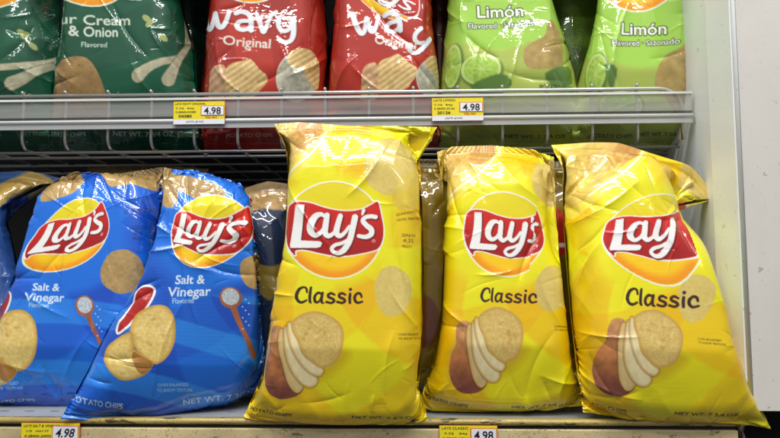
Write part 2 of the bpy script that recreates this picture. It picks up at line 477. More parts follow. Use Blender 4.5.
def _shift(A, dx, dy):
    B = Aff(0, 0); B.m = A.m; B.t = A.t + [dx, dy]; B.c0 = A.c0; B.sc = A.sc; return B

O2 = lambda L: [[(286+x/8.667, 280+y/8.667, r/8.667) for x, y, r in st] for st in L]
_S = [(415,139,10),(385,126,11),(360,138,12),(364,160,12),(400,176,12),(411,195,12),(385,211,11),(343,202,11)]
CLASSIC = O2([[(177,116,9),(172,84,9),(148,73,10),(113,95,13),(93,150,14),(106,193,12),(135,206,11),(172,188,9)],
    [(210,75,10),(203,130,12),(200,190,12),(208,207,9)],
    [(300,132,9),(272,122,11),(244,150,12),(242,190,12),(262,207,10),(290,182,9),(306,130,11)], [(309,124,12),(301,170,12),(303,205,11),(320,212,7)],
    _S, [(x+97, y, r) for x, y, r in _S], [(555,132,12),(551,170,13),(553,210,12)], [(558,92,14)],
    [(658,160,9),(650,134,11),(626,125,11),(599,150,13),(598,186,13),(622,210,11),(664,200,9)]])
DK = (.20, .10, .07)

def chiptex(c1, c2, sc=3.0, ridge=0):
    def f(x, y):
        n = fbm(x/sc, y/sc, 3)*1.1; m = fbm(x/14+9, y/14, 2)
        t = np.clip(n*.9 + (m-.4)*.5, 0, 1)[..., None]
        c = np.array(c1)*(1-t) + np.array(c2)*t
        if ridge: c = c*(1 + .10*np.sin((x*.55 + y*.84)*ridge + 2*m))[..., None]
        return c
    return f
CHIP = chiptex((.76, .63, .31), (.92, .82, .52), 1.7)
CHIP2 = chiptex((.80, .67, .34), (.96, .88, .58), 1.9)

def chip(a, pts, tex, A=IDA, rim=(.76, .60, .30)):
    """a photographed chip: browned rim fading into a pale mottled middle, a few dark blisters"""
    a.poly(pts, rim, smooth=4, A=A); a.poly(pts, tex, smooth=4, A=A, grow=-2.2*A.sc, soft=2.0)
    c = np.mean(A(np.array(pts, float)), 0); rr_ = np.random.RandomState(int(abs(c[0])*7) % 999)
    for k in range(9):
        t, r = rr_.rand()*6.28, rr_.rand()**.5*15*A.sc
        a.ell(c[0]+r*cos(t), c[1]+r*sin(t), rr_.uniform(1.2, 3.4)*A.sc, rr_.uniform(.8, 2)*A.sc, [(.66,.46,.20), (.93,.86,.62)][k % 2], rot=rr_.rand()*180, alpha=.45, soft=1.4)

def potato(a, A):
    """canonical centre-bag layout of the potato, its slices and the chip"""
    Z = lambda L: [(255+x/4.38, 305+y/4.38) for x, y in L]
    a.poly(Z([(40,200),(28,260),(35,330),(70,385),(130,408),(190,395),(215,350),(330,300),(400,240),(395,200),(200,150)]), (.72,.56,.05), grow=1, soft=5, alpha=.5, smooth=3, A=A)
    def skin(x, y):
        n = fbm(x/7, y/7, 3)[..., None]; inv = np.linalg.inv(A.m)
        q = np.stack([x-A.t[0], y-A.t[1]], -1) @ inv.T + A.c0
        t = sm(366, 394, q[..., 1])[..., None]; u = sm(325, 365, q[..., 1])[..., None]
        return (np.array((.80, .58, .36))*(1-u) + np.array((.70, .44, .25))*u)*(1-t)*(0.75+.45*n) + np.array((.48, .26, .21))*t*(.85+.3*n)
    a.poly(Z([(75,100),(100,93),(125,105),(135,180),(190,330),(208,362),(180,392),(130,404),(85,395),(50,362),(30,300),(45,225),(62,190),(62,130)]), skin, smooth=4, A=A)
    cream = lambda x, y: np.array((.84, .74, .50))*(.93+.12*fbm(x/4, y/9, 3))[..., None]
    crm2 = lambda x, y: np.array((.92, .86, .66))*(.93+.12*fbm(x/3, y/8, 3))[..., None]
    for p, c in (([(112,118),(128,108),(142,130),(150,220),(190,310),(208,350),(192,376),(168,372),(140,330),(120,250),(108,180)], cream),
                 ([(132,112),(146,98),(165,130),(185,200),(235,270),(272,318),(262,348),(232,356),(195,335),(155,280),(135,210)], crm2),
                 ([(145,92),(160,82),(185,130),(225,215),(290,272),(298,288),(285,306),(262,306),(225,285),(180,230),(152,160)], crm2)):
        a.poly(Z(p), (.45, .28, .12), grow=.6, smooth=4, A=A, soft=1.3, alpha=.7); a.poly(Z(p), (.80, .66, .40), smooth=4, A=A); a.poly(Z(p), c, smooth=4, A=A, grow=-1.3*A.sc, soft=1.2)
    ch = Z([(165,75),(205,45),(260,33),(320,50),(370,85),(388,130),(382,190),(362,240),(320,268),(280,272),(245,250),(205,215),(185,160),(163,115)])
    chip(a, ch, CHIP, A)

def swirl(a, A, c1, c2, c3):
    X, Y = a.X, a.Y; cx, cy = A.t
    r = np.hypot(X-cx, Y-cy); th = np.arctan2(Y-cy, X-cx)
    k = .5+.5*np.sin(th*5 + r/38.); k2 = .5+.5*np.sin(th*3 - r/21. + 1)
    w = (sm(.45, .60, k)*.7 + sm(.5, .62, k2)*.5)*sm(50, 70, r)
    w = np.clip(w, 0, 1)[..., None]; b = sm(70, 240, r)[..., None]
    a.c = (np.array(c1)*(1-b) + np.array(c3)*b)*(1-w) + np.array(c2)*w

def art_yellow(a, A, logo_A=None, classic_A=None, potato_A=None, fade=1):
    """A maps canonical centre-bag coordinates to this bag"""
    swirl(a, A, (.90, .87, .07), (.90, .72, .02), (.87, .82, .04))
    chipf = lambda al: al
    FC = chiptex((.80, .70, .36), (.87, .79, .46))
    a.ell(392, 166, 27, 28, FC, A=A, wob=.02); a.ell(412, 190, 16, 22, chiptex((.82,.70,.25), (.88,.80,.36)), rot=40, A=A, alpha=.8)
    a.ell(393, 292, 18, 26, FC, A=A, wob=.02, seed=2)
    # rustic board and chips across the top left corner
    a.poly([(240,90),(330,90),(332,128),(322,150),(300,172),(278,192),(240,210)], (.91,.84,.30), smooth=3, A=A)
    a.poly([(240,90),(324,90),(322,128),(308,150),(290,168),(240,200)], lambda x, y: np.array((.88,.76,.36))*(.8+.4*fbm(x/8, y/8, 3))[..., None], smooth=3, A=A)
    a.strokes([[(331,108,1.1),(327,126,1.1),(319,145,1.2),(304,161,1.1),(286,175,1.1),(268,188,1)]], (.93,.91,.78), A=A)
    a.ell(284, 142, 22, 17, chiptex((.76,.60,.28), (.90,.80,.46)), rot=-30, A=A); a.ell(306, 132, 15, 20, chiptex((.70,.48,.22), (.86,.72,.38)), rot=30, A=A)
    put_logo(a, logo_A or A); CA = classic_A or A
    a.strokes(CLASSIC, DK, A=CA); potato(a, potato_A or A)
    for i, (w, x, y, r, ss) in enumerate([('GUARANTEED FRESH', 397, 215, -8, 3.6), ('UNTIL PRINTED DATE', 398, 220, -3, 3.2), ('25NOV', 402, 236, 4, 4.2), ('4:35', 403, 242, 4, 6), ('46231', 402, 247, 4, 4)]):
        a.text(w, x, y, ss, (.25, .2, .05), A=A, rot=r)
    a.text('CHIPS ENLARGED', 398, 336, 3, (.3,.25,.05), A=A); a.text('TO SHOW TEXTURE', 398, 340, 3, (.3,.25,.05), A=A)

def seal_text(a, y, x0, x1, col, h=6.5):
    x = x0
    words = ['POTATO CHIPS', 'NET WT. 7 3/4 OZ. (219.7 g)']
    a.text(words[0], x0, y, h, col, bold=.15, width=(x1-x0)*.30); a.text(words[1], x0+(x1-x0)*.55, y, h, col, bold=.15, width=(x1-x0)*.42)

def art_blue(a, q):
    """q: positions of the printed items in this bag's flat layout"""
    X, Y = a.X, a.Y
    swirl(a, Aff(*q['centre']), (.07, .42, .84), (.04, .29, .72), (.05, .35, .78))
    w = .5+.5*np.sin((Y - .12*X + 10*np.sin(X/60.))/9.5); a.c = a.c + (np.array((.20, .60, .94)) - a.c)*(sm(.55, .7, w)*.5*sm(290, 300, Y))[..., None]
    TAN = chiptex((.60, .48, .28), (.76, .64, .42))
    for e in q['chips']: a.ell(*e[:4], TAN, rot=e[4] if len(e) > 4 else 0, wob=.02)
    for p in q.get('tan', []): a.poly(p, TAN, smooth=3)
    put_logo(a, q['logo'])
    tx, ty, ts, tr = q['text']; wc = (.88, .90, .94)
    T = Aff(tx, ty, ts, tr)
    a.text('Salt &', 8, 0, 13, wc, A=T, bold=.25*ts, shear=.12, width=31); a.text('Vinegar', 0, 13, 14, wc, A=T, bold=.25*ts, shear=.12, width=45); a.text('Flavored', 5, 20.5, 8, wc, A=T, width=22)
    S = q['stack']; Z = lambda L: [(60+x/3.129, 280+y/3.129) for x, y in L]
    bott = Z([(245,35),(268,22),(290,30),(284,60),(260,100),(232,125),(215,145),(185,165),(190,140),(205,120),(225,85)])
    a.poly(bott, W_, grow=2.2, smooth=3, A=S); a.poly(bott, (.66,.10,.10), smooth=3, A=S)
    c1 = Z([(262,95),(300,80),(335,88),(358,130),(357,200),(330,248),(290,264),(240,225),(222,170),(235,120)])
    c2 = Z([(170,190),(225,165),(232,215),(262,240),(290,262),(262,295),(200,312),(165,295),(135,252),(145,215)])
    chip(a, c1, CHIP2, S, (.76,.58,.26)); chip(a, c2, CHIP2, S, (.76,.58,.26))
    a.poly(Z([(228,225),(250,238),(288,262),(262,292),(240,285),(225,250)]), (.62,.40,.17), smooth=3, A=S, alpha=.8)
    P = q['spoon']
    wood = lambda x, y: np.array((.62,.36,.24))*(.8+.4*fbm(x/3, y/12, 3))[..., None]
    a.strokes([[(2,8,3.4),(7,24,2.6),(14,42,2.2),(22,62,3.2)]], wood, A=P); a.ell(0, 0, 11, 12, wood, A=P, rot=-20)
    a.ell(0, -1, 8.6, 9.4, lambda x, y: np.array((.80,.84,.88))*(.7+.5*fbm(x*1.1, y*1.1, 2))[..., None], A=P, rot=-20)
    for k in range(9): a.ell(14+3*math.sin(k*2.1), 2+k*4, .7, .7, (.8,.85,.9), A=P)
    if 'small' in q:
        x, y = q['small']; a.text('CHIPS ENLARGED', x, y, 4, (.75,.8,.9)); a.text('TO SHOW TEXTURE', x-1, y+5, 4, (.75,.8,.9))
    for i, (w, dx, dy) in enumerate([('25NOV', 0, 0), ('4:35', 1, 6), ('46231', 0, 11)]):
        if 'date' in q: a.text(w, q['date'][0]+dx, q['date'][1]+dy, 5, (.04,.12,.35))
    if 'date' in q: a.text('GUARANTEED FRESH', q['date'][0]-8, q['date'][1]-14, 5, (.04,.12,.35), rot=-8)

def art_green(a, q):
    a.c = (np.array((.03,.30,.20))*(1 + .25*(fbm(a.X/40, a.Y/25, 2)-.5))[..., None])
    w = sm(.45, .6, .5+.5*np.sin((a.X*.3+a.Y)/16)); a.c = a.c + (np.array((.05,.37,.25))-a.c)*(w*.5)[..., None]
    wc = (.82,.84,.78)
    if 'logo' in q: put_logo(a, q['logo'])
    if 'text' in q:
        T = Aff(*q['text'])
        a.text('Sour Cream', 44, 25.7, 14, wc, A=T, bold=.3, width=85.5); a.text('& Onion', 70, 37.5, 14, wc, A=T, bold=.3, width=46.5); a.text('Flavored', 80.5, 48, 7, wc, A=T, bold=.1, width=25)
    for st in q['onion']:
        a.strokes([st], (.28,.34,.22), grow=.5); a.strokes([st], lambda x, y: np.array((.74,.72,.60))*(.82+.3*fbm(x/4, y/4, 2))[..., None])
    for (x, y, r) in q['petal']: a.ell(x, y, 3, 5, (.62,.66,.40), rot=r)
    for p in q.get('tan', []): a.poly(p, lambda x, y: chiptex((.50,.38,.22), (.68,.56,.34), 5)(x, y)*np.where(fbm(x/1.3+5, y/1.3, 2) > .62, .6, 1)[..., None], smooth=3)

O7 = lambda L: [[(200+x/6.5, y/6.5, r/6.5) for x, y, r in st] for st in L]
WAVY = O7([[(20,72,17),(38,150,18),(60,195,17),(85,180,15),(105,100,14)], [(108,100,15),(122,178,17),(148,186,15),(172,140,14),(188,84,14)],
    [(228,92,15),(262,80,16),(305,92,17),(325,130,18),(325,200,18)], [(325,142,12),(265,142,14),(234,166,16),(245,194,15),(285,200,13),(325,178,12)],
    [(366,98,15),(388,160,17),(410,212,17),(436,160,14),(462,105,14),(496,84,14)],
    [(515,122,16),(510,170,16),(530,205,15),(568,208,14),(605,175,14)], [(610,132,17),(608,230,18),(590,276,15),(550,286,14),(512,262,14)]])
def art_red(a, q):
    a.c = (np.array((.65,.14,.09))*(1 + .2*(fbm(a.X/30, a.Y/30, 2)-.5))[..., None])
    A = q['wavy']; r = np.hypot(a.X-A.t[0]+30, (a.Y-A.t[1]-130)); w = sm(.4, .55, .5+.5*np.sin(r/11)); a.c = a.c + (np.array((.72,.20,.13))-a.c)*(w*.6)[..., None]
    put_logo(a, q['logo'])
    for ST, B in ((WAVY[:q.get('upto', 9)], A),) + (((WAVY[5:], q['tail']),) if 'tail' in q else ()):
        a.strokes(ST, (.45,.03,.03), A=_shift(B, .8, .9)); a.strokes(ST, (.88,.90,.92), A=B)
    a.text('Original', q['orig'][0], q['orig'][1], 13, (.86,.84,.80), bold=.3, width=q['orig'][3], rot=q['orig'][2])
    ridged = chiptex((.76,.62,.38), (.90,.80,.58), 3, 1.3)
    C = q['chips']
    a.poly([(-30,8),(-22,-14),(-4,-22),(8,-26),(24,-12),(34,-6),(36,4),(26,16),(20,24),(-4,30),(-24,28)], ridged, smooth=3, A=C)
    a.poly([(-50,30),(-48,-2),(-38,-12),(-26,-10),(-24,28),(-30,40),(-50,40)], lambda x, y: chiptex((.70,.52,.36),(.86,.74,.58),3,.9)(x, y), smooth=3, A=C)
    P = q['bowl']
    a.ell(0, 2, 22, 24, (.80,.78,.70), A=P, rot=20); a.ell(-3, 3, 18, 20, lambda x, y: np.array((.72,.71,.63))*(.75+.5*fbm(x/4, y/4, 3))[..., None], A=P)
    a.poly([(-10,-20),(4,-26),(18,-22),(24,-6),(20,14),(12,8),(4,-4),(-8,-8)], ridged, smooth=3, A=P)

def art_lime(a, q):
    a.c = (np.array((.68,.80,.30))*(1 + .25*(fbm(a.X/35, a.Y/25, 2)-.5))[..., None])
    A = Aff(*q['text'])
    # bright green flag under the words, pale lower ground
    a.poly([(-60,-30),(70,-60),(66,10),(30,26),(0,34),(-40,30),(-62,20)], (.62,.80,.30), smooth=3, A=A)
    a.poly([(-90,60),(-60,28),(0,36),(50,22),(90,20),(90,120),(-90,120)], (.66,.70,.36), smooth=3, A=A, alpha=.6, soft=2)
    if 'logo' in q: put_logo(a, q['logo'])
    for c, g in (((.10,.20,.06), .9), ((.93,.94,.88), .0)):
        a.text('Limón', -24, 3, 17, c, A=A, bold=g+.35, width=47, rot=-3); a.text('Flavored · Sazonado', -33, 15, 8, c, A=A, bold=g*.7+.15, width=68, rot=-4)
    for (x, y, rx, ry, r) in q['limes']:
        a.ell(x+1, y+1.5, rx+2, ry+2, (.42,.54,.20), rot=r, soft=1.2); a.ell(x, y, rx, ry, (.76,.84,.50), rot=r)
        a.ell(x, y, rx*.86, ry*.86, lambda u, v: np.array((.62,.76,.30))*(.9+.3*fbm(u/2, v/2, 2))[..., None], rot=r)
        for k in range(8):
            t = k*pi/4 + .3; ca, sa = cos(R(r)), sin(R(r)); ex, ey = rx*.84*cos(t), ry*.84*sin(t)
            a.strokes([[(x, y, .5), (x+ex*ca-ey*sa, y+ex*sa+ey*ca, .4)]], (.76,.85,.50), alpha=.6)
    for p in q['tan']: a.poly(p, chiptex((.60,.50,.26), (.76,.66,.40), 5), smooth=3)
    for p in q.get('leaf', []): a.poly(p, (.34,.48,.20), smooth=3, soft=1)
DO = lambda k: True
# ------------------------------------------------------------------ materials
def nodes(name):
    m = bpy.data.materials.new(name); m.use_nodes = True; nt = m.node_tree
    return m, nt, nt.nodes['Principled BSDF']
def N(nt, t, **kw):
    n = nt.nodes.new(t)
    for k, v in kw.items():
        if k.startswith('i_'): n.inputs[k[2:].replace('_', ' ')].default_value = v
        else: setattr(n, k, v)
    return n
def lin(c): return tuple(srgb(c)) + (1,)

def film_mat(name, rough=.42, crink=.12):
    m, nt, b = nodes(name)
    a = N(nt, 'ShaderNodeAttribute', attribute_name='print'); nt.links.new(a.outputs['Color'], b.inputs['Base Color'])
    b.inputs['Roughness'].default_value = rough; b.inputs['IOR'].default_value = 1.5; b.inputs['Metallic'].default_value = .10; b.inputs['Specular IOR Level'].default_value = .25
    b.inputs['Coat Weight'].default_value = 1.0; b.inputs['Coat Roughness'].default_value = .03; b.inputs['Coat IOR'].default_value = 1.6
    tc = N(nt, 'ShaderNodeTexCoord')
    # faint crinkle of thin film: faceted creases plus a soft ripple
    n2 = N(nt, 'ShaderNodeTexNoise', i_Scale=30.0, i_Detail=3.0, i_Distortion=.8); nt.links.new(tc.outputs['Object'], n2.inputs['Vector'])
    bp = N(nt, 'ShaderNodeBump', i_Strength=crink, i_Distance=.003); nt.links.new(n2.outputs['Fac'], bp.inputs['Height'])
    nt.links.new(bp.outputs[0], b.inputs['Normal']); nt.links.new(bp.outputs[0], b.inputs['Coat Normal'])
    return m

def seal_mat(name):
    m, nt, b = nodes(name)
    a = N(nt, 'ShaderNodeAttribute', attribute_name='print'); nt.links.new(a.outputs['Color'], b.inputs['Base Color'])
    b.inputs['Roughness'].default_value = .25; b.inputs['Coat Weight'].default_value = .4; b.inputs['Coat Roughness'].default_value = .1
    uv = N(nt, 'ShaderNodeUVMap', uv_map='film'); w = N(nt, 'ShaderNodeTexWave', wave_type='BANDS', bands_direction='Y', i_Scale=40.0)
    nt.links.new(uv.outputs[0], w.inputs['Vector']); bp = N(nt, 'ShaderNodeBump', i_Strength=.2, i_Distance=.001)
    nt.links.new(w.outputs['Fac'], bp.inputs['Height']); nt.links.new(bp.outputs[0], b.inputs['Normal'])
    return m
FILM = film_mat('printed_film'); SEAL = seal_mat('crimped_film'); DULL = film_mat('shaded_stack_film', .3, .3)

# ------------------------------------------------------------------ a bag: body, top seal, bottom seal
def make_bag(label, group, o, W0, H0, Yt, Yb, art, dens=.55, seal=.03, film=None, text=(), tcol=(.16,.12,.04), pleats=(), vis=(0, 1), crease=1.0, lines=(), **kw):
    F, Bk = sim_bag(o, W0, H0, Yt, Yb, seal=seal, **kw)
    nr, nc = F.shape[:2]
    wpx = np.hypot(*(np.array(o['bottom'][-1][:2], float) - o['bottom'][0][:2]))
    hpx = np.hypot(*(np.array(o['left'][-1][:2], float) - o['left'][0][:2]))
    fc = int(wpx/dens); 
    # rows: dense where the bag is in view
    tv = [0.0]; 
    while tv[-1] < 1: tv.append(tv[-1] + (dens/hpx if vis[0]-.02 <= tv[-1] <= vis[1]+.02 else 4*dens/hpx))
    tv = np.array(tv); tv[-1] = 1.0; fr = len(tv)
    def up(G, rows, cols):
        mv = cr_matrix(nr, rows*(nr-1)); mu = cr_matrix(nc, cols*(nc-1))
        return np.einsum('ij,jkc->ikc', mv, np.einsum('ij,kjc->kic', mu, G))
    sc_ = np.linspace(0, 1, fc+1); sb = np.linspace(0, 1, nc*2-1)
    f = up(F, tv, sc_); bk = up(Bk, tv, sb)
    S, T = np.meshgrid(sc_, tv); q = print_layout(F, nr, nc)(S, T)
    f = creases(f, q, S, T, kw.get('seed', 1), crease, lines)
    a = Art(q[..., 0], q[..., 1], (1, 1, 1), aa=max(.32, dens*.55)); art(a)
    for (w, x, y, h, wd, r) in text: a.text(w, x, y, h, tcol, bold=.12, width=wd, rot=r)
    cols = srgb(a.c)
    bcol = np.repeat(srgb(np.median(a.c[:, fc//2-3:fc//2+3].reshape(-1, 3), 0))[None], len(tv)*len(sb), 0).reshape(len(tv), len(sb), 3)
    eL = cols[:, 2]; eR = cols[:, -3]; wl = np.clip(1-sb/.12, 0, 1)[None, :, None]; wr = np.clip(1-(1-sb)/.12, 0, 1)[None, :, None]
    bcol = bcol*(1-wl)*(1-wr) + eL[:, None]*wl + eR[:, None]*wr
    c = F.mean((0, 1)); base = (float(c[0]), float(c[1]), float(F[..., 2].min()))
    root = empty('chip_bag', base, label, 'chip bag', group)
    k0 = int(np.searchsorted(tv, seal)); k1 = int(np.searchsorted(tv, 1-seal))
    for nm, r0, r1, mt in (('body', k0, k1, film or FILM), ('top_seal', 0, k0, SEAL), ('bottom_seal', k1, fr-1, SEAL)):
        a_ = f[r0:r1+1].reshape(-1, 3); b_ = bk[r0:r1+1].reshape(-1, 3); n = r1-r0+1
        vs = np.concatenate([a_, b_]) - np.array(base)
        fs = np.concatenate([grid_faces(n, fc+1, 0, False), grid_faces(n, len(sb), len(a_), True)])
        cs = np.concatenate([cols[r0:r1+1].reshape(-1, 3), bcol[r0:r1+1].reshape(-1, 3)])
        uv = np.concatenate([np.stack([S, T*H0/W0], -1)[r0:r1+1].reshape(-1, 2), np.stack(np.meshgrid(sb, tv[r0:r1+1]*H0/W0), -1).reshape(-1, 2)])
        me = np_mesh(nm, vs, fs, cs, uv); ob = bpy.data.objects.new(nm, me); COL.objects.link(ob); me.materials.append(mt); ob.parent = root
    return root

PXM = .00119
LC = (334.7, 229.5)
GY = 'yellow chip bags standing on the lower shelf'; GB = 'blue chip bags standing on the lower shelf'
GG = 'green chip bags in the wire basket'; GR_ = 'red chip bags in the wire basket'; GL_ = 'lime green chip bags in the wire basket'
SMALL_Y = [('POTATO', 246, 416, 7, 16, 8)]
if DO('Y1'):
    make_bag('tall yellow chip bag beside the blue bags, its top overlapping the plastic price strip', GY,
        dict(top=[(274,124),(300,122),(350,126),(395,126),(437,127)], left=[(274,124),(286,150),(288,175),(283,250),(270,320),(262,375),(243,418)],
             right=[(437,127),(417,160),(422,200),(424,270),(423,330),(418,385),(428,420)], bottom=[(243,418),(262,420),(330,421),(412,425),(428,420)]),
        .208, .372, .045, -.004, lambda a: art_yellow(a, Aff(*LC, c0=LC)), seed=3, thick=.045, lines=[(345,195,385,150,2,3),(290,150,325,128,-2.5,3),(284,170,332,250,1.2,2),(395,185,418,330,-2.5,4),(395,330,385,395,2,4),(300,402,350,392,-1.5,3),(262,330,276,290,2,3),(380,150,425,160,-2,3),(355,130,340,175,-1.5,2),(390,290,420,330,1.5,3)],
        dents=[(.93, .10, .05, .05, .01, 0)],
        text=[('POTATO CHIPS', 248, 416, 5.5, 44, 2), ('NET WT. 7 3/4 OZ.', 352, 420, 5, 66, 2)])
if DO('Y2'):
    make_bag('middle yellow chip bag of the three in front, red banner creased at its right end', GY,
        dict(top=[(437,152),(454,146),(492,145),(530,149),(554,157)], left=[(437,152),(441,180),(446,210),(444,250),(441,310),(432,365),(418,404)],
             right=[(554,157),(556,210),(560,260),(566,310),(574,360),(582,406)], bottom=[(418,404),(432,411),(480,413),(530,411),(582,408)]),
        .190, .335, .085, .035, lambda a: art_yellow(a, Aff(503, 234, .86, 2, c0=LC),
            ([((297,204.6),(476,212)), ((291.7,247),(470,248)), ((355,215),(526,222)), ((336,253.5),(509,255)), ((334.7,180),(503,191)), ((334.7,279),(505,276)), ((286,229),(463,230)), ((384,229),(548,236))], [(536,200,530,275,8,999)]),
            Aff(509.5, 296, .87, 1, c0=(330,296)), Aff(502.7, 337.5, 1, 0, sx=.92, c0=(320,342))), seed=8, thick=.045, ks=.4, lines=[(447,160,470,240,-2,3),(546,222,520,282,-3,3),(492,150,540,200,2,4),(535,250,562,330,2,4),(440,300,470,330,2,3),(450,380,430,405,2,3),(555,330,525,400,-2,4),(460,150,500,190,-2,3),(475,275,515,270,1.5,2)],
        dents=[(.86, .30, .035, .11, -.012, 0)],
        text=[('POTATO CHIPS', 419, 404, 9, 50, 10), ('NET WT. 7 3/4 OZ.', 512, 411, 5.5, 58, -1)])
if DO('Y3'):
    make_bag('slouching yellow chip bag beside the white panel, its top right corner sticking out', GY,
        dict(top=[(551,145),(590,142),(619,142),(650,153),(690,165),(721,199)], left=[(551,145),(562,170),(563,215),(566,260),(570,310),(576,360),(583,412)],
             right=[(721,199),(670,207),(681,228),(700,250),(724,318),(740,362),(771,429)], bottom=[(583,412),(618,417),(670,417),(716,419),(771,429)]),
        .215, .355, .07, .0, lambda a: art_yellow(a, Aff(648, 238, .92, 4, c0=LC),
            ([((297,204.6),(620.5,219.5)), ((291.7,247),(608,250)), ((355,215),(673,215)), ((336,253.5),(655.5,256)), ((286,229),(602,234)), ((334.7,279),(656,279)), ((380,250),(699,262)), ((300,265),(617,265)), ((334.7,180),(648,196))], [(674,190,698,262,46,262)], 'no s'),
            Aff(664.5, 298, 1.15, 1, c0=(330,296), sy=.93), Aff(659, 342, 1.04, 8, c0=(320,342))), seed=12, thick=.05, ks=.5, skew=.10, lines=[(674,186,699,264,-4.5,3),(565,225,640,180,2.5,4),(600,145,650,200,-3,4),(640,155,674,215,-3.5,4),(565,190,620,210,-2,3),(600,240,570,300,2,3),(690,235,740,330,2,4),(578,370,645,400,2.5,4),(590,350,622,402,-2,3),(575,330,640,338,1.6,2),(604,232,640,226,1,1.5),(650,200,680,250,1.5,2),(582,395,640,390,-2,3)],
        dents=[(.80, .27, .05, .05, .015, 0), (.12, .12, .1, .05, -.02, 0)],
        text=[('POTATO CHIPS', 572, 411, 9, 54, 5), ('NET WT. 7 3/4 OZ.', 676, 415, 5, 64, 2)])
if DO('B3'):
    make_bag('leaning blue chip bag nearest the tall yellow bag, its banner lettering pinched by a crease', GB,
        dict(top=[(164,167),(197,173),(232,191),(252,198)], left=[(164,167),(160,211),(153,252),(140,287),(110,325),(88,370),(60,419)],
             right=[(252,198),(251,222),(254,250),(259,280),(263,330),(270,388)], bottom=[(60,419),(110,417),(150,412),(190,406),(230,399),(270,388)],
             dy=lambda s, t: .10*s*t),
        .205, .335, .075, -.012, lambda a: art_blue(a, dict(centre=(210,232), logo=([((364,209),(230,217)), ((372,225),(237,228)), ((292,247),(174,243)), ((334.7,180),(208,196.5)), ((334.7,279),(190,263.5)), ((384,229),(249.5,238)), ((286,229),(170,226)), ((345,225),(214,232))], []),
            text=(166,284,1,-2), stack=IDA, spoon=Aff(231.6,297.6,.95,0), small=(157,386),
            chips=[(253,273,12,18,-20)], tan=[[(160+x/4.38,175+y/4.38) for x, y in [(40,-20),(20,60),(8,120),(45,148),(75,110),(80,70),(120,85),(180,110),(215,82),(245,90),(290,105),(270,65),(200,30),(120,5)]]])),
        seed=21, thick=.036, crease=1.5, lines=[(180,225,200,330,1.6,2),(165,250,215,270,2,3),(252,235,190,262,-2.5,3),(235,200,250,260,2,3),(190,290,150,400,1.5,3),(205,262,260,275,-2.5,4),(100,360,80,415,2,3),(200,180,190,215,-2,3),(170,222,205,236,-2,2)], tcol=(.75,.82,.92),
        text=[('POTATO CHIPS', 74, 407, 10, 48, 3), ('NET WT. 7 3/4 OZ.', 184, 404, 7, 84, -9)])
if DO('B2'):
    make_bag('blue chip bag with its red banner running uphill, left of the leaning blue one', GB,
        dict(top=[(60,178),(78,172),(115,174),(163,167)], left=[(60,178),(47,200),(34,222),(20,262),(0,310),(-16,360),(-26,405)],
             right=[(163,167),(164,220),(162,270),(155,330),(150,405)], bottom=[(-26,405),(30,407),(90,408),(150,406)]),
        .215, .335, .135, .075, lambda a: art_blue(a, dict(centre=(68,236), logo=[((297,204.6),(54,220.7)), ((291.7,247),(32,249)), ((372,225),(97,222)), ((364,209),(92,212)), ((334.7,279),(52,271)), ((384,229),(112,219)), ((334.7,180),(72,200)), ((286,229),(26,245)), ((369,264),(90,256)), ((300,264),(28,264))],
            text=(25,291,.84,1), stack=Aff(9.6,340,1,-4,c0=(148,334)), spoon=Aff(85,307,.9,-6), small=(-14,383), date=(133,228),
            chips=[(123,272,22,23)], tan=[[(60,178),(70,166),(82,170),(80,183),(73,192),(60,198),(44,203),(48,188)], [(100,160),(170,160),(166,185),(150,189),(130,186),(112,188),(104,180)]])),
        seed=31, thick=.045, crease=1.5, lines=[(84,190,60,290,2,2),(70,240,25,305,-2,3),(20,290,70,320,1.6,3),(95,330,60,385,2,3),(110,190,150,210,-2,3),(0,360,60,372,1.5,3),(84,172,84,215,-2.5,3)], tcol=(.75,.82,.92), text=[('POTATO CHIPS', -10, 405, 7, 44, 0)])

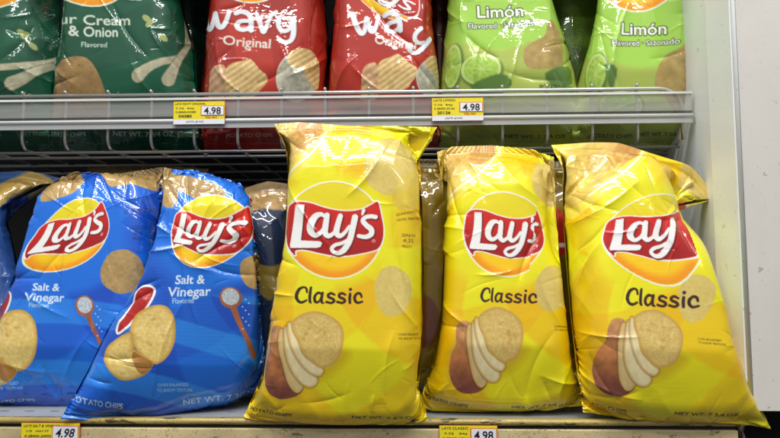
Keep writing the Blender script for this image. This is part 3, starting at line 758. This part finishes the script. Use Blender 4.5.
def plain_art(c, c2=None, extra=None):
    def f(a):
        a.c = np.array(c)*(1 + .2*(fbm(a.X/30, a.Y/30, 2)-.5))[..., None]
        if c2 is not None: a.c = a.c + (np.array(c2)-a.c)*sm(.5, .6, fbm(a.X/26+3, a.Y/20, 2))[..., None]
        if extra: extra(a)
    return f
LOW = dict(levels=(16, 32), iters=(120, 60), dens=1.1)
if DO('back'):
    TANC = chiptex((.60,.46,.26), (.78,.66,.44))
    # lower shelf, second row; gap shade is put into the darker print colours
    make_bag('pale blue chip bag cut off by the left photo edge, behind another blue one', GB,
        dict(top=[(-60,178),(-10,172),(30,170),(62,178)], left=[(-60,178),(-70,300),(-75,402)], right=[(62,178),(36,190),(10,202),(8,220),(18,262),(28,300),(34,402)], bottom=[(-75,402),(34,402)]),
        .150, .320, .155, .10, plain_art((.16,.30,.52), (.22,.36,.56), lambda a: (a.poly([(-30,196),(0,178),(40,172),(60,182),(45,192),(12,198),(-10,214)], (.66,.54,.26), smooth=3),
            a.text('25NOV', 2, 232, 6, (.05,.12,.3)), a.text('4:35', 3, 240, 7, (.05,.12,.3)))), seed=41, thick=.04, **LOW)
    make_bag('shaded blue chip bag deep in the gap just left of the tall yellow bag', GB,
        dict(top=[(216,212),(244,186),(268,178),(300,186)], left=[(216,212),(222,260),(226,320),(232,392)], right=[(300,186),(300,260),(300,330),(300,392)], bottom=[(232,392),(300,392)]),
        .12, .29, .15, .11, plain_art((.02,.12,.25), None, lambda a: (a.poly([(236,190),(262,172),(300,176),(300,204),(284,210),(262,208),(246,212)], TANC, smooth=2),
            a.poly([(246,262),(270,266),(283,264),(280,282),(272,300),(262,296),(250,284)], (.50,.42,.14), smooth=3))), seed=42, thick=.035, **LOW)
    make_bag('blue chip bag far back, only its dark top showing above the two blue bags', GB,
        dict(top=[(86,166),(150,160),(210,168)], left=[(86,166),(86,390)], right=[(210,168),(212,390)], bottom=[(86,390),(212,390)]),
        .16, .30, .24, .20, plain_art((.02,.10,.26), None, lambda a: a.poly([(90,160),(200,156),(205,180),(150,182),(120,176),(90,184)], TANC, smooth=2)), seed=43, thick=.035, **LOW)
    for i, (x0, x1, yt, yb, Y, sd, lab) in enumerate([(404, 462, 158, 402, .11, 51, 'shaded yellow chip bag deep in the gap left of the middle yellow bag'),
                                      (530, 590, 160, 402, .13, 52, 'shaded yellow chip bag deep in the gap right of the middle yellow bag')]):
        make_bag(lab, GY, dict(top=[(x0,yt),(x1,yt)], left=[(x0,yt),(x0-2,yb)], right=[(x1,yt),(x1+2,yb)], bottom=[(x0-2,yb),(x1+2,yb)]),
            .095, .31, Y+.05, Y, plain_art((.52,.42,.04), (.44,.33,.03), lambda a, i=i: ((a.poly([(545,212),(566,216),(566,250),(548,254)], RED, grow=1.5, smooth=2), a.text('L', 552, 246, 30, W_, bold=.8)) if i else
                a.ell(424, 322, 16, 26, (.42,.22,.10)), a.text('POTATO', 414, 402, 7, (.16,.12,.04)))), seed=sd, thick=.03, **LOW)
UP = dict(crease=1.25, seal=.03, vis=(.45, 1.0), dens=.62)
def updict(L, Rr, yb=152, yt=-150):
    return dict(dy=lambda s, t: .04*sm(.93, 1, t) + 0*s, top=[(L[0][0], yt), (Rr[0][0], yt)], left=[(L[0][0], yt)] + L[1:-1] + [(L[-1][0], yb)], right=[(Rr[0][0], yt)] + Rr[1:-1] + [(Rr[-1][0], yb)], bottom=[(L[-1][0], yb), ((L[-1][0]+Rr[-1][0])/2, yb+1), (Rr[-1][0], yb)])
if DO('up'):
    make_bag('green chip bag in the wire basket, cut off by the left photo edge', GG,
        updict([(-80,0),(-86,20),(-86,100),(-80,0)], [(62,0),(63,0),(62,40),(56,100),(50,0)]), .215, .40, .19, .15,
        lambda a: art_green(a, dict(logo=Aff(-6,-41,1,0,c0=LC), petal=[(21.6,33.6,-60),(24.5,36,50),(31.5,46,-55)],
            onion=[[(-30,74,4),(-5,69,3.2),(20,66,3),(40,61,2.6),(54,52,2.4),(60,36,2)], [(12,83,6.5),(22,78,5.5),(34,70,4),(48,62,3)]])), seed=61, thick=.045, lines=[(0,78,45,110,2,2),(60,10,50,90,2,3),(30,0,60,40,-1.6,3),(0,20,40,10,1.4,2)],
        text=[('POTATO CHIPS', -60, 139, 9, 60, 0), ('NET WT.', 20, 139, 9, 24, 0)], tcol=(.55,.70,.60), **UP)
    make_bag('green sour cream and onion chip bag in the wire basket, left of the red bags', GG,
        updict([(66,0),(63,0),(59,45),(52,85),(48,0)], [(172,0),(180,0),(190,30),(197,55),(199,100),(200,0)]), .215, .40, .185, .145,
        lambda a: art_green(a, dict(logo=Aff(90,-43,1,0,c0=LC), text=(0,0), petal=[(147,20,-50),(150,25,45),(162.7,39,-50)],
            onion=[[(190,2,1.6),(188,25,2),(186,42,2.6),(178,56,3),(160,63,3.6),(148,69,4.6),(139,76,6.5)], [(196,10,1.6),(191,34,2.2),(181,52,2.8),(174,66,4.4),(168,79,6.5)]],
            tan=[[(50,104),(52,84),(59,66),(72,58),(86,59),(96,70),(103,84),(108,100),(108,126),(50,126)]])), seed=62, thick=.045, lines=[(85,0,62,80,2.2,2.5),(110,0,150,60,-1.8,2.5),(150,30,172,62,2,2),(148,30,176,28,1.5,1.5),(130,60,160,100,1.5,3),(60,40,75,70,-1.6,2)],
        text=[('POTATO CHIPS', 45, 138, 8, 40, 0), ('NET WT. 7 3/4 OZ. (219.7 g)', 112, 138, 9.5, 92, 1)], tcol=(.74,.84,.78), **UP)
    make_bag('red wavy chip bag in the wire basket beside the green bags, with large white lettering', GR_,
        updict([(212,0),(209,0),(205,50),(201,95),(204,0)], [(318,0),(325,0),(329,40),(326,90),(326,0)]), .195, .40, .185, .15,
        lambda a: art_red(a, dict(logo=Aff(250,-47,1,0,c0=LC), wavy=IDA, orig=(223,46,4,47), chips=Aff(243,77,.68,5), bowl=Aff(298,75,.98,0))), seed=63, thick=.045, lines=[(216,30,228,90,2,2.5),(218,12,245,2,-1.6,2),(280,45,300,80,1.6,3),(250,85,300,60,-1.8,3),(210,60,245,95,2,2.5),(318,0,312,50,-2,3)],
        text=[('POTATO CHIPS', 226, 140, 9, 46, 0)], tcol=(.9,.75,.7), **UP)
    make_bag('red wavy chip bag beside the lime bags, its lettering broken by a diagonal fold', GR_,
        updict([(338,0),(335,0),(331,50),(326,95),(330,0)], [(430,0),(432,0),(437,50),(441,90),(440,0)]), .19, .40, .185, .15,
        lambda a: art_red(a, dict(logo=[((372,225),(409,14)), ((334.7,279),(377,11)), ((384,229),(418,12)), ((336,253.5),(382,-4)), ((286,229),(350,-20))],
            wavy=Aff(354,35,1,-6,c0=(203,30)), upto=4, tail=Aff(418,44,.9,38,c0=(286,32)), orig=(374,44,9,42), chips=Aff(394,72,.66,0), bowl=Aff(434,76,.8,0))), seed=67, thick=.045, lines=[(368,0,422,52,-3.5,4),(355,58,335,90,2.4,2.5),(340,30,370,20,1.5,2),(425,0,425,50,2,2.5),(350,65,385,92,2,2.5),(400,60,430,40,-1.5,3)],
        text=[('POTATO CHIPS', 346, 140, 9, 46, 0)], tcol=(.9,.75,.7), **UP)
    make_bag('lime green chip bag in the basket, between the red bag and the other lime one', GL_,
        updict([(452,0),(448,0),(443,50),(438,95),(437,0)], [(545,0),(549,0),(563,35),(574,70),(582,100),(580,0)]), .20, .40, .185, .15,
        lambda a: art_lime(a, dict(text=(501,16), limes=[(452,66,9,21,8), (481,70,20,15,-8)],
            tan=[[(548,22),(558,34),(562,64),(543,70),(527,67),(524,52),(533,43),(544,38)]], leaf=[[(470,86),(500,74),(512,84),(490,96)], [(545,74),(570,66),(574,82),(556,88)]])), seed=71, thick=.045, lines=[(462,0,464,36,2,2),(465,36,500,60,-2.4,2.5),(480,45,475,80,2,2),(500,70,570,80,-2,4),(548,0,560,60,1.8,3),(500,100,520,40,1.2,2)],
        text=[('POTATO CHIPS', 540, 89, 7, 36, 2), ('NET WT. 7 3/4 OZ.', 505, 141, 8, 62, 1)], tcol=(.16,.28,.08), **UP)
    make_bag('lime green chip bag at the right end of the wire basket, beside the white panel', GL_,
        updict([(603,0),(599,0),(590,40),(577,80),(570,0)], [(676,0),(680,0),(688,40),(693,75),(693,100),(690,0)]), .20, .40, .18, .15,
        lambda a: art_lime(a, dict(text=(645,34,1,3), logo=Aff(637,-38,1,0,c0=LC), limes=[(596,74,9,19,12), (620,104,22,14,0)],
            tan=[[(664,60),(680,50),(696,40),(700,140),(668,100),(655,84)]], leaf=[[(604,66),(616,70),(610,90)]])), seed=72, thick=.045, lines=[(630,0,612,80,2.2,2.5),(600,20,620,90,-2,3),(612,60,606,95,2,2),(650,60,690,50,-1.6,3),(680,10,690,90,1.6,3)],
        text=[('POTATO CHIPS', 590, 140, 8, 44, 0), ('NET WT. 7 3/4 OZ.', 640, 138, 8, 48, 0)], tcol=(.16,.28,.08), **UP)
if DO('back'):  # upper second row, shade put into the darkened print colours
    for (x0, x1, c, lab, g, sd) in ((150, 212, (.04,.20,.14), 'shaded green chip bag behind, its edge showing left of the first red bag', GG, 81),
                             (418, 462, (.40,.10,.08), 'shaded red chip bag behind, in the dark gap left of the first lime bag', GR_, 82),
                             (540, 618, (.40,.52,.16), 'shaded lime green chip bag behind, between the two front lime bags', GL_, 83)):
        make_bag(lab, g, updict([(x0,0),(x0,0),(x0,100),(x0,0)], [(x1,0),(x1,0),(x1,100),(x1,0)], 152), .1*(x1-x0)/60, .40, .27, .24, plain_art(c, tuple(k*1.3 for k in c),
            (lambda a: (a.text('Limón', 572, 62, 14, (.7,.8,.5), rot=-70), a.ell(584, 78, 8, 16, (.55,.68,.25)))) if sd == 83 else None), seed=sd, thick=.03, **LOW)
# ------------------------------------------------------------------ setting materials
def paint_mat(name, col, rough=.4, dirt=(.25,.22,.18), spots=.5, scale=60, blotch=.25, metallic=0, bump=.15, streak=1.0, th=.66):
    m, nt, b = nodes(name); L = nt.links.new
    tc = N(nt, 'ShaderNodeTexCoord'); mp = N(nt, 'ShaderNodeMapping'); mp.inputs['Scale'].default_value = (streak, 1, 1); L(tc.outputs['Object'], mp.inputs[0])
    n1 = N(nt, 'ShaderNodeTexNoise', i_Scale=9.0, i_Detail=5.0, i_Roughness=.6); L(mp.outputs[0], n1.inputs['Vector'])
    n2 = N(nt, 'ShaderNodeTexNoise', i_Scale=float(scale), i_Detail=3.0, i_Roughness=.65); L(mp.outputs[0], n2.inputs['Vector'])
    n3 = N(nt, 'ShaderNodeTexNoise', i_Scale=float(scale)*4, i_Detail=2.0); L(tc.outputs['Object'], n3.inputs['Vector'])
    r1 = N(nt, 'ShaderNodeMapRange'); r1.inputs[1].default_value = .4; r1.inputs[2].default_value = .7; r1.inputs[4].default_value = blotch; L(n1.outputs['Fac'], r1.inputs[0])
    r2 = N(nt, 'ShaderNodeMapRange'); r2.inputs[1].default_value = th; r2.inputs[2].default_value = th+.07; r2.inputs[4].default_value = spots; L(n2.outputs['Fac'], r2.inputs[0])
    r3 = N(nt, 'ShaderNodeMapRange'); r3.inputs[1].default_value = th+.02; r3.inputs[2].default_value = th+.08; r3.inputs[4].default_value = spots*.7; L(n3.outputs['Fac'], r3.inputs[0])
    a1 = N(nt, 'ShaderNodeMath', operation='MAXIMUM'); L(r2.outputs[0], a1.inputs[0]); L(r3.outputs[0], a1.inputs[1])
    a2 = N(nt, 'ShaderNodeMath', operation='MAXIMUM'); L(a1.outputs[0], a2.inputs[0]); L(r1.outputs[0], a2.inputs[1])
    mx = N(nt, 'ShaderNodeMix', data_type='RGBA'); mx.inputs[6].default_value = lin(col); mx.inputs[7].default_value = lin(dirt)
    L(a2.outputs[0], mx.inputs[0]); L(mx.outputs[2], b.inputs['Base Color'])
    b.inputs['Roughness'].default_value = rough; b.inputs['Metallic'].default_value = metallic
    bp = N(nt, 'ShaderNodeBump', i_Strength=bump, i_Distance=.001); L(a1.outputs[0], bp.inputs['Height']); bp.invert = True; L(bp.outputs[0], b.inputs['Normal'])
    return m
def flat_mat(name, col, rough=.5, metallic=0, noise=.06):
    m, nt, b = nodes(name); L = nt.links.new
    n = N(nt, 'ShaderNodeTexNoise', i_Scale=120.0, i_Detail=3.0); tc = N(nt, 'ShaderNodeTexCoord'); L(tc.outputs['Object'], n.inputs['Vector'])
    mx = N(nt, 'ShaderNodeMix', data_type='RGBA'); c = lin(col); mx.inputs[6].default_value = tuple(k*(1-noise) for k in c[:3])+(1,); mx.inputs[7].default_value = tuple(min(1, k*(1+noise)) for k in c[:3])+(1,)
    L(n.outputs['Fac'], mx.inputs[0]); L(mx.outputs[2], b.inputs['Base Color']); b.inputs['Roughness'].default_value = rough; b.inputs['Metallic'].default_value = metallic
    return m
def plastic_mat(name, col, alpha, rough=.18):
    """clear extruded plastic, slightly milky"""
    m, nt, b = nodes(name); L = nt.links.new; out = nt.nodes['Material Output']
    tr = N(nt, 'ShaderNodeBsdfTransparent'); tr.inputs[0].default_value = (.97,.975,.975,1)
    b.inputs['Base Color'].default_value = lin(col); b.inputs['Roughness'].default_value = rough
    tc = N(nt, 'ShaderNodeTexCoord'); mp = N(nt, 'ShaderNodeMapping'); mp.inputs['Scale'].default_value = (3, 60, 60); L(tc.outputs['Object'], mp.inputs[0])
    n = N(nt, 'ShaderNodeTexNoise', i_Scale=1.0, i_Detail=4.0); L(mp.outputs[0], n.inputs['Vector'])
    r = N(nt, 'ShaderNodeMapRange'); r.inputs[1].default_value = .3; r.inputs[2].default_value = .75; r.inputs[3].default_value = alpha-.12; r.inputs[4].default_value = alpha+.12; L(n.outputs['Fac'], r.inputs[0])
    mx = N(nt, 'ShaderNodeMixShader'); L(r.outputs[0], mx.inputs[0]); L(tr.outputs[0], mx.inputs[1]); L(b.outputs[0], mx.inputs[2]); L(mx.outputs[0], out.inputs['Surface'])
    return m
M_WIRE = flat_mat('zinc_wire', (.78,.78,.76), .28, .75); M_DARKW = flat_mat('dull_wire', (.60,.60,.59), .35, .8)
M_CREAM = paint_mat('worn_cream_enamel', (.84,.77,.58), .42, (.30,.24,.15), .75, 110, .5, streak=.6, th=.58)
M_LIP = paint_mat('worn_lip_enamel', (.72,.64,.36), .26, (.20,.15,.07), .9, 110, .75, streak=.3, th=.57)
M_DECK = paint_mat('grey_deck_enamel', (.58,.60,.62), .4, (.36,.35,.33), .4, 50, .25)
M_WHITE = paint_mat('white_cabinet_enamel', (.90,.92,.92), .32, (.40,.37,.34), .5, 75, .06)
M_BEIGE = paint_mat('beige_cabinet_face', (.84,.825,.80), .45, (.42,.37,.31), .55, 80, .10)
M_BLACK = flat_mat('dark_interior', (.09,.09,.10), .8); M_METAL = flat_mat('bent_bright_metal', (.62,.60,.56), .3, .85, .2)
M_STRIP = plastic_mat('milky_strip_plastic', (.80,.80,.79), .25, .08); M_STRIPL = plastic_mat('milky_strip_ridge', (.88,.89,.89), .86, .08); M_STRIPD = plastic_mat('strip_groove', (.30,.30,.29), .6)
M_YEL = flat_mat('yellow_tag_card', (.90,.83,.10), .5); M_TWH = flat_mat('white_tag_card', (.88,.89,.92), .5); M_RED = flat_mat('red_tag_ink', (.78,.16,.10), .5); M_INK = flat_mat('black_tag_ink', (.09,.08,.12), .6)

def P(px, py, Y): return at(px, py, Y)
# lower shelf -------------------------------------------------------
XL, XR = -.75, float(P(739, 424, 0)[0])
sh = empty('shelf', (0, 0, 0), 'worn cream metal shelf with a rounded front lip that the lower bags stand on', 'shelf')
# perforated deck
mb = MB(); pitch = .032; rx, ry = .0062, .0032
def deck():
    y0 = .004; rows = [(.040, 0), (.072, 1), (.104, 0), (.136, 1)]
    ys = [y0, .024] + [r + .016 for r, _ in rows]
    mb.box((XL, y0+.006, -.0025), (XR, ys[1], 0)); mb.box((XL, ys[-1], -.0025), (XR, .52, 0))
    for k, (yc, odd) in enumerate(rows):
        lo = ys[k+1]; hi = ys[k+2]
        x = XL
        if odd: mb.v += [(x,lo,0),(x+pitch/2,lo,0),(x+pitch/2,hi,0),(x,hi,0)]; n=len(mb.v); mb.f.append((n-4,n-3,n-2,n-1)); x += pitch/2
        while x < XR - 1e-6:
            x1 = min(x+pitch, XR)
            n = len(mb.v); cx = (x+x1)/2
            if x1 - x < pitch*.9: mb.v += [(x,lo,0),(x1,lo,0),(x1,hi,0),(x,hi,0)]; mb.f.append((n,n+1,n+2,n+3)); break
            per = []
            for i in range(16):
                t = 2*pi*i/16; c_, s_ = cos(t), sin(t); m = max(abs(c_), abs(s_))
                per.append((cx + (x1-x)/2*c_/m, (lo+hi)/2 + (hi-lo)/2*s_/m, 0))
            mb.v += per + [(cx + rx*cos(2*pi*i/16), yc + ry*sin(2*pi*i/16), 0) for i in range(16)] + [(cx + rx*cos(2*pi*i/16), yc + ry*sin(2*pi*i/16), -.0025) for i in range(16)]
            for i in range(16):
                j = (i+1) % 16; mb.f.append((n+i, n+j, n+16+j, n+16+i)); mb.f.append((n+16+i, n+16+j, n+32+j, n+32+i))
            x = x1
deck(); mb.build('deck', M_DECK, sh)
def arc(cy, cz, r, a0, a1, n=8): return [(cy + r*cos(R(a0+(a1-a0)*i/n)), cz + r*sin(R(a0+(a1-a0)*i/n))) for i in range(n+1)]
lip = [(.0098, .0012), (.004, .0022)] + arc(-.0008, -.0012, .0036, 70, 255, 12) + [(.002, -.0052), (.0098, -.0052)]
o = MB().prism(lip, XL, XR, 90, .00018).build('front_lip', M_LIP, sh, True)
MB().box((XL, .0005, -.0090), (XR-.004, .006, -.0054)).build('groove', M_BLACK, sh)
o = MB().prism([(-.0036, -.0088), (.002, -.0088), (.002, -.09), (-.0036, -.09)], XL, XR-.003, 1).build('front_channel', M_CREAM, sh); bevel(o, .0012)
# bent bright metal end of the lip
mb = MB(); rnd = random.Random(4)
for k in range(7):
    y = -.005 + .0030*k; n = len(mb.v)
    for z in (.001, -.004, -.010, -.018, -.030):
        mb.v.append((XR + .001 + .0052*math.sin(k*1.9+z*260) + rnd.uniform(0, .004), y + rnd.uniform(-.001, .001), z + rnd.uniform(-.0015, .0015)))
    for i in range(4):
        if k: mb.f.append((n-5+i, n+i, n+i+1, n-4+i))
o = mb.build('bent_end', M_METAL, sh, True); md = o.modifiers.new('s', 'SOLIDIFY'); md.thickness = .0012; md = o.modifiers.new('u', 'SUBSURF'); md.levels = md.render_levels = 2

# wire basket -------------------------------------------------------
YB = .10
zt = float(P(345, 93.0, YB)[2]); zb = float(P(345, 146, YB)[2]); XB = float(P(681, 100, YB)[0])
bk = empty('wire_basket', (0, YB, zb), 'silver wire basket shelf holding the upper row of chip bags', 'wire shelf')
MB().tube([(XL, YB-.002, zt), (XB-.03, YB-.002, zt)] + [(XB-.03+.03*sin(R(a)), YB-.002, zt-.03+.03*cos(R(a))) for a in range(15, 91, 15)] + [(XB, YB-.002, zb+.004)], .0026, 10).build('top_rail', M_WIRE, bk, True)
x0 = float(P(23, 97, YB)[0]); x1 = float(P(637, 92, YB)[0]); nW = 14
for k in range(-2, nW+1):
    x = x0 + (x1-x0)*k/nW; r = .016
    pts = [(x, YB-.003, zt+.0062), (x, YB+.0028, zt+.0042), (x, YB+.0028, zt-.004), (x, YB+.002, zb+r)] + [(x, YB+.002+r-r*cos(R(a)), zb+r-r*sin(R(a))) for a in range(20, 91, 14)] + [(x, YB+.2, zb), (x, YB+.42, zb)]
    MB().tube(pts, .0021, 8).build('wire', M_WIRE, bk, True)
for (y, z) in ((YB+.012, zb-.0035), (YB+.052, zb-.0038), (YB+.12, zb-.0038), (YB+.20, zb-.0038), (YB+.30, zb-.0038), (YB+.40, zb-.0038)):
    MB().tube([(XL, y, z), (XB, y, z)], .0023, 8).build('cross_wire', M_DARKW, bk, True)
MB().tube([(XB, YB, zb+.01), (XB, YB+.02, zb), (XB, YB+.42, zb)], .0026, 8).build('side_wire', M_WIRE, bk, True)

# price strip -------------------------------------------------------
YS = YB - .008; XS = float(P(692, 106, YS)[0])
zz = lambda py: float(P(345, py, YS)[2])
ps = empty('price_strip', (0, YS, zz(126)), 'clear milky plastic price strip along the front of the wire basket', 'price strip')
MB().prism([(YS-.0022, zz(96)), (YS+.002, zz(96)), (YS+.002, zz(98.2)), (YS-.0022, zz(98.2))], XL, XS, 1).build('upper_ridge', M_STRIPL, ps)
MB().prism([(YS, zz(98.2)-.0002), (YS+.0012, zz(98.2)-.0002), (YS+.0012, zz(114.5)), (YS, zz(114.5))], XL, XS, 1).build('window', M_STRIP, ps)
MB().prism([(YS-.0005, zz(114.5)-.0002), (YS+.0015, zz(114.5)-.0002), (YS+.0015, zz(117)), (YS-.0005, zz(117))], XL, XS, 1).build('groove', M_STRIPD, ps)
prof = [(YS+.001, zz(117)-.0002)] + [(YS-.0035*sin(R(a)), (zz(117)+zz(121.3))/2 + (zz(117)-zz(121.3))/2*cos(R(a)) - .0002) for a in range(15, 180, 15)] + [(YS+.001, zz(121.3))]
MB().prism(prof, XL, XS, 1).build('round_ridge', M_STRIPL, ps, True)
MB().prism([(YS-.001, zz(121.3)-.0003), (YS+.0015, zz(121.3)-.0003), (YS+.0015, zz(126.5)), (YS-.001, zz(126.5))], XL, XS, 1).build('lower_band', plastic_mat('milky_lower_band', (.80,.81,.81), .66, .1), ps)

# price tags --------------------------------------------------------
def text_mesh(name, s, size, x, y, z, m, parent, width=None, shear=0, bold=0):
    cu = bpy.data.curves.new('t', 'FONT'); cu.body = s; cu.size = size; cu.shear = shear; cu.offset = bold; cu.extrude = .00008; cu.resolution_u = 3
    ob = bpy.data.objects.new('t', cu); me = bpy.data.meshes.new_from_object(ob); bpy.data.objects.remove(ob)
    xs = [v.co.x for v in me.vertices]; w = max(xs)-min(xs); k = (width/w) if width else 1; mn = min(xs)
    me.transform(Matrix.Translation((x, y, z)) @ Matrix.Rotation(R(90), 4, 'X') @ Matrix.Diagonal((k, 1, 1, 1)) @ Matrix.Translation((-mn, 0, 0)))
    me.name = name
    return link(name, me, m, parent)
def price_tag(px, py, w, h, Y, label, lines, code, you_pay, curl=0, shear=0):
    a = P(px, py, Y); b = P(px+w, py, Y); c = P(px, py+h, Y); x0 = a[0]; z1 = a[2]; W = b[0]-a[0]; H = a[2]-c[2]
    t = empty('price_tag', (x0, Y, z1-H), label, 'price tag', 'yellow and white shelf price tags')
    X = lambda f: x0 + W*f
    Z = lambda f: z1 - H*f
    mb = MB(); n = 16
    cv = lambda f: Y - curl*math.sin(pi*f)
    MB().box((X(-.006), Y-.0003, Z(1.006)), (X(1.006), Y+.0004, Z(-.012))).build('card_edge', M_RED, t)
    low = .78 if you_pay else 1.0
    MB().box((X(0), Y-.0008, Z(low)), (X(1), Y-.0004, Z(0))).build('card', M_YEL, t)
    if you_pay: MB().box((X(0), Y-.0008, Z(1)), (X(1), Y-.0004, Z(low)-.0001)).build('white_footer', M_TWH, t)
    MB().box((X(.535), Y-.0012, Z(.62 if you_pay else .64)), (X(.99), Y-.0009, Z(.19 if you_pay else .10))).build('price_frame', M_RED, t)
    MB().box((X(.55), Y-.0016, Z(.60 if you_pay else .625)), (X(.98), Y-.0013, Z(.215 if you_pay else .125))).build('price_field', M_TWH, t)
    text_mesh('price_text', '4.98', H*(.42 if you_pay else .5), X(.60), Y-.0018, Z(.56 if you_pay else .56), M_INK, t, W*.33, shear, .0002)
    for (s, fx, fz, hh, ww) in lines: text_mesh('small_text', s, H*hh, X(fx), Y-.0010, Z(fz), M_INK, t, W*ww, shear)
    text_mesh('code_text', code, H*.17, X(.10), Y-.0010, Z(.70 if you_pay else .93), M_INK, t, W*.26, shear, .0001)
    if you_pay:
        text_mesh('pay_text', 'YOU PAY', H*.12, X(.62), Y-.0010, Z(.745), M_RED, t, W*.24, 0, .0001)
        text_mesh('footer_text', 'UNITS LB INC', H*.10, X(.25), Y-.0010, Z(.92), M_INK, t, W*.34)
YT = YS - .0045
price_tag(174, 102, 51, 22.5, YT, 'price tag on the plastic strip below the first red bag, reading 04380 and 4.98', [('LAYS WAVY ORIGINAL', .03, .14, .13, .60), ('7.75  94¢', .04, .33, .10, .36), ('0-28400-04380', .04, .50, .12, .40)], '04380', True)
price_tag(432, 98.5, 51, 22.5, YT, 'price tag on the plastic strip under the first lime bag, reading 20126 and 4.98', [('LAYS LIMON', .03, .14, .14, .42), ('7.75  94¢', .04, .33, .10, .36), ('0-28400-20126', .04, .50, .12, .40)], '20126', True)
price_tag(22, 423, 58, 24, -.0056, 'price tag on the lower shelf edge under the blue bags, with slanted 4.98', [('LAYS SALT & VINEGAR', .04, .15, .14, .62), ('7.75   WAY PT', .08, .36, .11, .40), ('0-28400-20092', .06, .58, .15, .46)], '20092', False, .0, .25)
price_tag(439.5, 425.5, 57.5, 24, -.0056, 'price tag on the lower shelf edge under the middle yellow bag, upright 4.98', [('LAYS CLASSIC', .04, .15, .14, .46), ('7.75   94¢', .08, .36, .11, .40), ('0-28400-19914', .06, .58, .15, .44)], '19914', False)

# white cabinet end at the right -----------------------------------
ex, ey = float(P(741.5, 210, -.012)[0]), -.012; bx, by = float(P(715, 205, .042)[0]), .042
zlo = float(P(760, 411, -.012)[2])
cab = empty('end_panel', (ex, ey, zlo), 'white enamelled cabinet end with a beige front, standing right of the shelves', 'cabinet end')
def sheet(prof, z0, z1, name, m, th=.002, smooth=False):
    mb = MB()
    for (x, y) in prof: mb.v += [(x, y, z0), (x, y, z1)]
    for i in range(len(prof)-1): mb.f.append((2*i, 2*i+2, 2*i+3, 2*i+1))
    o = mb.build(name, m, cab, smooth); md = o.modifiers.new('s', 'SOLIDIFY'); md.thickness = th; md.offset = 1; return o
rr = .0035
corner = [(ex + rr - rr*cos(R(a)), ey + rr - rr*sin(R(a))) for a in range(0, 91, 15)]
sheet([(bx+.012, .60), (bx+.003, by+.004), (bx, by)], zlo, 1.0, 'inner_wall', M_WHITE)
sheet([(bx-.0002, by-.0004), (ex, ey+rr+.0004)], zlo, 1.0, 'lit_flange', M_WHITE)
sheet(corner, zlo, 1.0, 'rounded_edge', M_WHITE, .0018, True)
o = MB().box((ex+rr+.0006, ey+.0005, zlo), (ex+.9, ey+.02, 1.0)).build('front_face', M_BEIGE, cab)

# dark interior and base: near-black colour stands for the shadow inside -------------------------------------------
tag(MB().box((XL-.3, .56, -.6), (ex+.9, .60, 1.2)).build('back_panel', M_BLACK), 'dark back panel behind the bags', None, None, 'structure')
tag(MB().box((XL-.3, .03, -.6), (ex+.9, .55, -.03)).build('dark_base', M_BLACK), 'dark recess under the shelf', None, None, 'structure')

tag(MB().box((XL-.3, .07, .655), (ex+.9, .56, .67)).build('shade_deck', M_DECK), 'unseen shelf deck added overhead to shade the upper bags', None, None, 'structure')  # out-of-view deck, added to shade the upper bags and darken the gaps

# light: two long fluorescent fittings over the aisle, soft ambience of the store ----------------
def area(name, loc, target, sx, sy, en, col):
    l = bpy.data.lights.new(name, 'AREA'); l.shape = 'RECTANGLE'; l.size = sx; l.size_y = sy; l.energy = en; l.color = col
    o = bpy.data.objects.new(name, l); COL.objects.link(o); o.location = loc
    o.rotation_euler = (Vector(target)-Vector(loc)).to_track_quat('-Z', 'Y').to_euler(); return o
area('aisle_light', (-.3, -.62, 2.5), (0, 0, .2), 2.6, .14, 50, (1, .985, .955))
area('aisle_light', (-.2, -1.5, 2.7), (0, 0, .2), 2.6, .12, 62, (1, .985, .955))
for (lx, ly, lz) in ((-1.3, -2.3, 2.5), (.5, -2.3, 2.5), (-.5, -3.3, 2.5), (1.4, -3.3, 2.5)):  # thin strip lamps added to draw fine glints on the film
    area('glint_tube', (lx, ly, lz), (lx*.5, 0, .2), 1.3, .035, 9, (1, .98, .95))
w = bpy.data.worlds.new('World'); sc.world = w; w.use_nodes = True; nt = w.node_tree; bg = nt.nodes['Background']
tc = N(nt, 'ShaderNodeTexCoord'); sx = N(nt, 'ShaderNodeSeparateXYZ'); nt.links.new(tc.outputs['Generated'], sx.inputs[0])
cr = N(nt, 'ShaderNodeValToRGB'); cr.color_ramp.elements[0].position = .35; cr.color_ramp.elements[0].color = (.21,.21,.21,1); cr.color_ramp.elements[1].position = .95; cr.color_ramp.elements[1].color = (.75,.76,.76,1)
mr = N(nt, 'ShaderNodeMapRange'); mr.inputs[1].default_value = -1; nt.links.new(sx.outputs['Z'], mr.inputs[0]); nt.links.new(mr.outputs[0], cr.inputs[0])
nt.links.new(cr.outputs[0], bg.inputs['Color']); bg.inputs['Strength'].default_value = .66
sc.view_settings.view_transform = 'Standard'; sc.view_settings.look = 'None'; sc.view_settings.gamma = 1; sc.view_settings.exposure = -0.08
